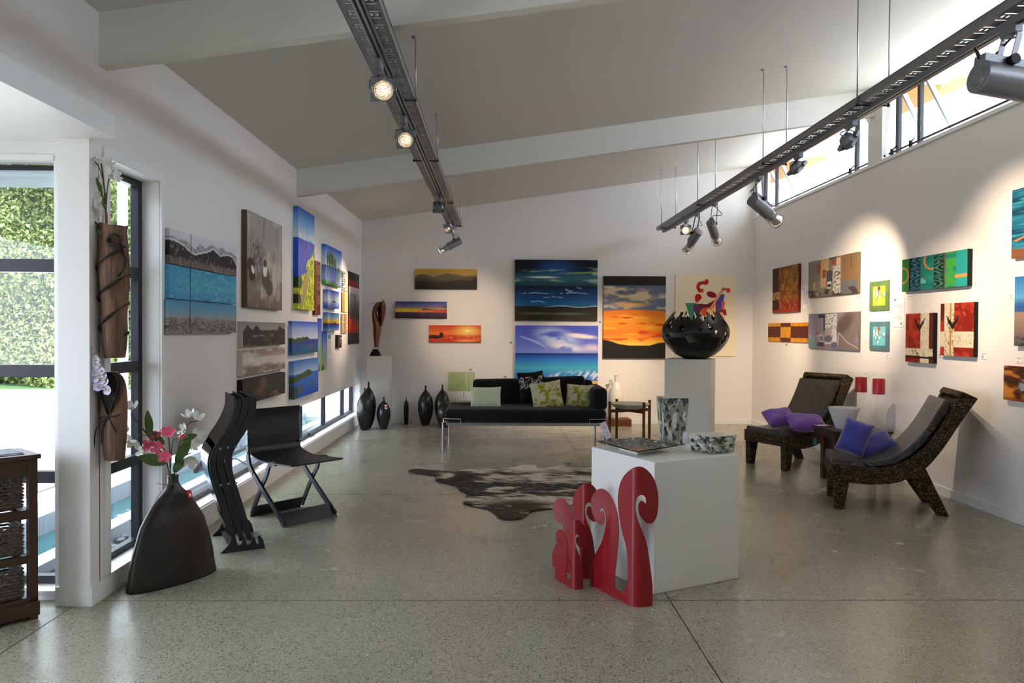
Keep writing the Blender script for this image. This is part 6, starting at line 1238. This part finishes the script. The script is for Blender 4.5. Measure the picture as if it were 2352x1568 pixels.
def koru(label, corner, Ldir, Rdir, sc_):
    o = thing('koru_sculpture', label, 'sculpture', (corner[0], corner[1], 0), 0, 'red koru sculptures')
    bm, tv_, tf_ = trimesh(kpoly); vs = [bm.verts.new((p[0], 0, p[1])) for p in tv_]; [bm.faces.new([vs[i] for i in f_]) for f_ in tf_]
    rad = .055
    for x in list(np.linspace(-rad, rad, 11)): bmesh.ops.bisect_plane(bm, geom=bm.verts[:] + bm.edges[:] + bm.faces[:], plane_co=(x, 0, 0), plane_no=(1, 0, 0))
    Ld = Vector(Ldir).normalized(); Rd = Vector(Rdir).normalized()
    for v in bm.verts:
        s_, z = v.co.x, v.co.z
        if s_ <= -rad: p = Ld * (-s_)
        elif s_ >= rad: p = Rd * s_
        else:
            t = (s_ + rad) / (2 * rad); A = Ld * rad; B = Rd * rad; p = A * (1 - t) ** 2 + B * t ** 2
        v.co = (p.x * sc_, p.y * sc_, z * sc_)
    me = bpy.data.meshes.new('koru_sheet'); bm.to_mesh(me); bm.free(); me.materials.append(KRED)
    q = bpy.data.objects.new('koru_sheet', me); COL.objects.link(q); q.parent = o; s2 = q.modifiers.new('solid', 'SOLIDIFY'); s2.thickness = .003; s2.offset = 0
    return o
koru('largest red koru sculpture, leaning close against the white display box', (.716, 3.935), (-.184, .36), (.103, .027), 1)
koru('middle-sized red koru sculpture behind the smallest one', (.505, 4.385), (-.18, .285), (.045, .02), .76)
koru('smallest red koru sculpture, in front of the middle-sized one', (.428, 4.21), (-.09, .2), (.05, .015), .53)

# ================================================================ light tracks and lamps
TZ0 = 2.945
for lab, xc, y1 in (('left-hand galvanised cable tray with light track hung on rods', -.65, 11.05), ('long galvanised cable tray with light track below the clerestory windows', 2.443, 11.3)):
    t = thing('cable_tray', lab, 'light track', (xc, 0, TZ0), 0, 'hanging light tracks'); Wd = .095; y0 = -.6
    k = MB()
    for s_ in (-1, 1): k.box(s_ * Wd - .002, s_ * Wd + .002, y0, y1, 0, .045); k.box(s_ * Wd - .006, s_ * Wd + .006, y0, y1, .043, .047)
    k.box(-Wd, -Wd + .018, y0, y1, 0, .002); k.box(Wd - .018, Wd, y0, y1, 0, .002); y = y1
    while y > y0:
        for a, b in ((.012, .034), (.06, .074), (.088, .16)): k.box(-Wd + .018, Wd - .018, y - b, y - a, 0, .002)
        for j in range(7): x = -Wd + .018 + j * (2 * Wd - .036) / 6; k.box(x - .006, x + .006, y - .06, y - .034, 0, .002)
        y -= .16
    k.obj('tray', GALV, t)
    k = MB(); k.box(-.019, -.007, y0, y1 - .03, -.036, -.001); k.box(.007, .019, y0, y1 - .03, -.036, -.001); k.box(-.007, .007, y0, y1 - .03, -.012, -.002); k.box(.03, .034, y0, y1 - .03, -.03, -.001); rl = k.obj('track_rail', STEEL if xc < 0 else LAMPG, t)
    k = MB(); k.box(-.007, .007, y0, y1 - .03, -.034, -.013); k.obj('track_slot', BLACKRUB, rl)
    for y in (.9, 2.95, 4.95, 6.72, 8.93, 10.93):
        k = MB(); k.tube([(-.108, y, -.012), (.108, y, -.012)], .0055, 8)
        for s_ in (-1, 1): k.tube([(s_ * .104, y, -.02), (s_ * .104, y, 0)], .009, 8)
        k.obj('cross_bar', DKSTR, t)
        for s_ in (-1, 1):
            x = s_ * .104; zt = zc(xc + x) - TZ0
            if 7.9 < y < 8.1 or 3.9 < y < 4.2: zt -= BD
            k = MB(); k.tube([(x, y, -.01), (x, y, zt * .5), (x, y, zt - .08), (x - .006, y, zt - .015), (x - .012, y, zt)], .0048, 8); rd = k.obj('support_rod', STEEL, t, smooth='all')
            k = MB(); k.tube([(x - .012, y, zt - .014), (x - .012, y, zt + .002)], .014, 10); k.obj('ceiling_cup', STEEL, rd)

def spot_light(name, parent, pos, d, energy, ang, blend=1.0, col=(1, .77, .55), rad=.012):
    l = bpy.data.lights.new(name, 'SPOT'); l.energy = energy * SPOT; l.spot_size = R(ang); l.spot_blend = blend; l.color = col; l.shadow_soft_size = rad
    o = bpy.data.objects.new(name, l); COL.objects.link(o); o.parent = parent; o.location = pos; o.rotation_euler = Vector(d).to_track_quat('-Z', 'Y').to_euler(); return o
def gimbal(label, x, y, z, aim, energy=14, ang=50, tx=None):
    """flat square gimbal lamp; aim = world target"""
    tx = x if tx is None else tx
    t = thing('gimbal_spotlight', label, 'spotlight', (tx, y, TZ0 - .036), 0, 'gimbal lamps on the tracks')
    k = MB(); k.box(-.018, .018, -.09, .03, -.05, 0); k.obj('adaptor', LAMPG, t, bevel=.003)
    c = Vector((x - tx, 0, z - (TZ0 - .036))); d = (Vector(aim) - Vector((x, y, z))).normalized(); Q = d.to_track_quat('Z', 'Y').to_matrix().to_4x4(); M_ = Matrix.Translation(c) @ Q
    k = MB(); k.tube([(0, 0, -.045), (0, 0, -.062)], .012, 8)
    k.tube(catmull([M_ @ Vector((.072, 0, 0)), Vector((.06, 0, -.09)) + Vector((c.x * .5, 0, 0)), Vector((0, 0, -.058)), Vector((-.06, 0, -.09)) + Vector((c.x * .5, 0, 0)), M_ @ Vector((-.072, 0, 0))], 5), .0045, 6); k.obj('bracket', LAMPG, t)
    k = MB(); sq_ = [(-.062, -.055), (.062, -.055), (.068, .05), (.03, .066), (-.03, .066), (-.068, .05)]
    n = 30; k.lathe([(.058, .012), (.06, .02), (.056, .022), (.05, -.03), (.04, -.045), (.001, -.05)], n=n, cap=False)
    for a, b in zip(range(4), ((1, 1), (-1, 1), (-1, -1), (1, -1))): k.prism([(b[0] * .068, b[1] * .064), (b[0] * .068, b[1] * .02), (b[0] * .054, b[1] * .02), (b[0] * .022, b[1] * .052), (b[0] * .022, b[1] * .064)], lambda p: (p[0], p[1], -.012), lambda p: (p[0], p[1], .012))
    k.xf(M_); k.obj('housing', LAMPG, t, smooth=True)
    k = MB(); k.lathe([(.054, .018), (.046, -.004), (.03, -.022), (.012, -.03), (.001, -.031)], n=30, cap=False); k.xf(M_); rf = k.obj('reflector', REFL, t, smooth='all')
    k = MB(); k.ball((0, 0, -.008), .007, 8); k.xf(M_); k.obj('bulb', BULB, rf)
    k = MB(); k.tube(catmull([(.0, .0, -.06), (-.03, .01, -.09), tuple((M_ @ Vector((-.02, .05, -.05)))), tuple(M_ @ Vector((0, 0, -.05)))], 5), .003, 6); k.obj('cable', BLACKRUB, t)
    spot_light('lamp_light', t, M_ @ Vector((0, 0, .06)), d, energy, ang); return t
def cylinder(label, tx, y, pv, aimdir, energy=20, ang=45, s=1.0, flip=1):
    """cylinder spotlight hung from two straps; pv = pivot (world), aimdir = beam direction"""
    t = thing('cylinder_spotlight', label, 'spotlight', (tx, y, TZ0 - .036), 0, 'cylinder lamps on the tracks')
    k = MB(); k.box(-.02, .02, -.08, .03, -.04, 0); k.tube([(0, -.03, -.055), (0, -.03, -.038)], .016, 10); k.obj('adaptor', LAMPG, t, bevel=.003)
    c = Vector(pv) - Vector((tx, y, TZ0 - .036)); d = Vector(aimdir).normalized(); side = d.cross(Vector((0, 0, 1))).normalized(); upn = side.cross(d).normalized()
    M_ = Matrix([(side.x, upn.x, d.x, c.x), (side.y, upn.y, d.y, c.y), (side.z, upn.z, d.z, c.z), (0, 0, 0, 1)])
    for q in (-1, 1):
        k = MB(); k.bar(Vector((0, -.03, -.045)) + side * q * .032 * s, c + side * q * .032 * s + upn * .0, .018 * s, .006, tuple(side)); k.obj('bracket', LAMPG, t)
        k = MB(); k.tube([c + side * q * .024 * s, c + side * q * .046 * s], .016 * s, 12); k.obj('pivot_knob', BLACKRUB, t)
    r = .05 * s; k = MB(); k.lathe([(.001, -.09 * s), (r * .55, -.09 * s), (r * .6, -.084 * s), (r, -.083 * s), (r, .135 * s), (.001, .135 * s)], (0, -.055 * s, 0), 32); k.box(-.024 * s, .024 * s, -.03 * s, .012 * s, -.085 * s, .13 * s); k.xf(M_); k.obj('housing', LAMPG, t, smooth=True, bevel=.002)
    k = MB(); k.lathe([(r * .8, .135 * s), (r * .8, .185 * s)], (0, -.055 * s, 0), 28)
    for z in (.137, .182): k.lathe([(r * .82, z * s - .004), (r * .9, z * s), (r * .82, z * s + .004)], (0, -.055 * s, 0), 28)
    k.xf(M_); k.obj('collar', STEEL, t, smooth=True)
    k = MB(); k.lathe([(r * .45, .185 * s), (r * .62, .2 * s), (r * .95, .25 * s), (r * 1.0, .258 * s), (r * .93, .256 * s), (r * .55, .205 * s), (.001, .19 * s)], (0, -.055 * s, 0), 30); k.xf(M_); rf = k.obj('reflector', REFL, t, smooth='all')
    k = MB(); k.lathe([(.001, .245 * s), (r * .86, .248 * s)], (0, -.055 * s, 0), 24, cap=False); k.xf(M_); k.obj('bulb', BULBH, rf)
    k = MB(); ring = [(r * 1.12 * cos(a), -.055 * s + r * 1.12 * sin(a), .262 * s) for a in np.linspace(0, 2 * pi, 25)[:-1]]; k.tube(ring, .004 * s, 6, closed=True)
    for a in (pi / 2, pi / 2 + 2.1, pi / 2 - 2.1): k.tube([(r * 1.0 * cos(a), -.055 * s + r * 1.0 * sin(a), .13 * s), (r * 1.12 * cos(a), -.055 * s + r * 1.12 * sin(a), .262 * s)], .0032 * s, 6)
    k.xf(M_); k.obj('wire_guard', STEEL, t)
    k = MB(); k.tube(catmull([Vector((0, -.03, -.05)), Vector((0, -.03, -.05)) * .5 + c * .5 + side * .09 * flip * s, M_ @ Vector((.03 * flip, .04 * s, -.09 * s)), M_ @ Vector((0, .0, -.088 * s))], 6), .0035 * s, 6); k.obj('cable', BLACKRUB, t)
    spot_light('lamp_light', t, M_ @ Vector((0, -.055 * s, .28 * s)), d, energy, ang); return t
G = 1
gimbal('gimbal lamp nearest the camera on the left-hand track, face showing', -.64, 4.2, 2.765, (.0, .9, 0.9), 1.5, 60, tx=-.66)
gimbal('second gimbal lamp from the camera on the left-hand track', -.65, 5.3, 2.77, (-.75, 1.5, .4), 1.5, 60, tx=-.66)
gimbal('gimbal lamp far along the left-hand track, turned to the left wall', -.67, 8.5, 2.81, (-.45, D, 1.5), 46, 34, tx=-.66)
gimbal('gimbal lamp just before the cylinder lamp at the end of the left-hand track', -.665, 10.0, 2.775, (XL, 8.2, 1.35), 26, 56, tx=-.66)
cylinder('lit cylinder lamp at the far end of the left-hand track', -.65, 10.6, (-.63, 10.6, 2.70), (-.72, -.16, -.42), 34, 54, .95)
gimbal('small square gimbal lamp at the far end of the right-hand track', 2.44, 9.9, 2.77, (1.2, 2, 0), 2, 60)
cylinder('cylinder lamp tilted down left on the right-hand track, beside the small gimbal', 2.443, 9.35, (2.41, 9.35, 2.66), (-.28, .7, -.6), 60, 60, 1.0, 1)
cylinder('cylinder lamp tilted down right, second of the cylinders from the far end', 2.443, 8.6, (2.43, 8.6, 2.67), (.42, .68, -.55), 60, 60, 1.0, 1)
cylinder('large cylinder lamp aimed down at the right wall, in the middle of the right-hand track', 2.443, 7.15, (2.47, 7.15, 2.70), (.78, .5, -.42), 50, 70, 1.2, -1)
gimbal('gimbal lamp seen edge-on under the clerestory, farther of that pair', 2.44, 6.2, 2.79, (XR, 6.7, 1.35), 26, 60)
gimbal('gimbal lamp seen edge-on under the clerestory, nearer of that pair', 2.425, 5.25, 2.775, (XR, 5.75, 1.95), 44, 60)
cylinder('largest cylinder lamp at the right edge, closest to the camera', 2.443, 3.63, (2.41, 3.6, 2.735), (.98, .1, -.12), 6, 60, 1.55, -1)
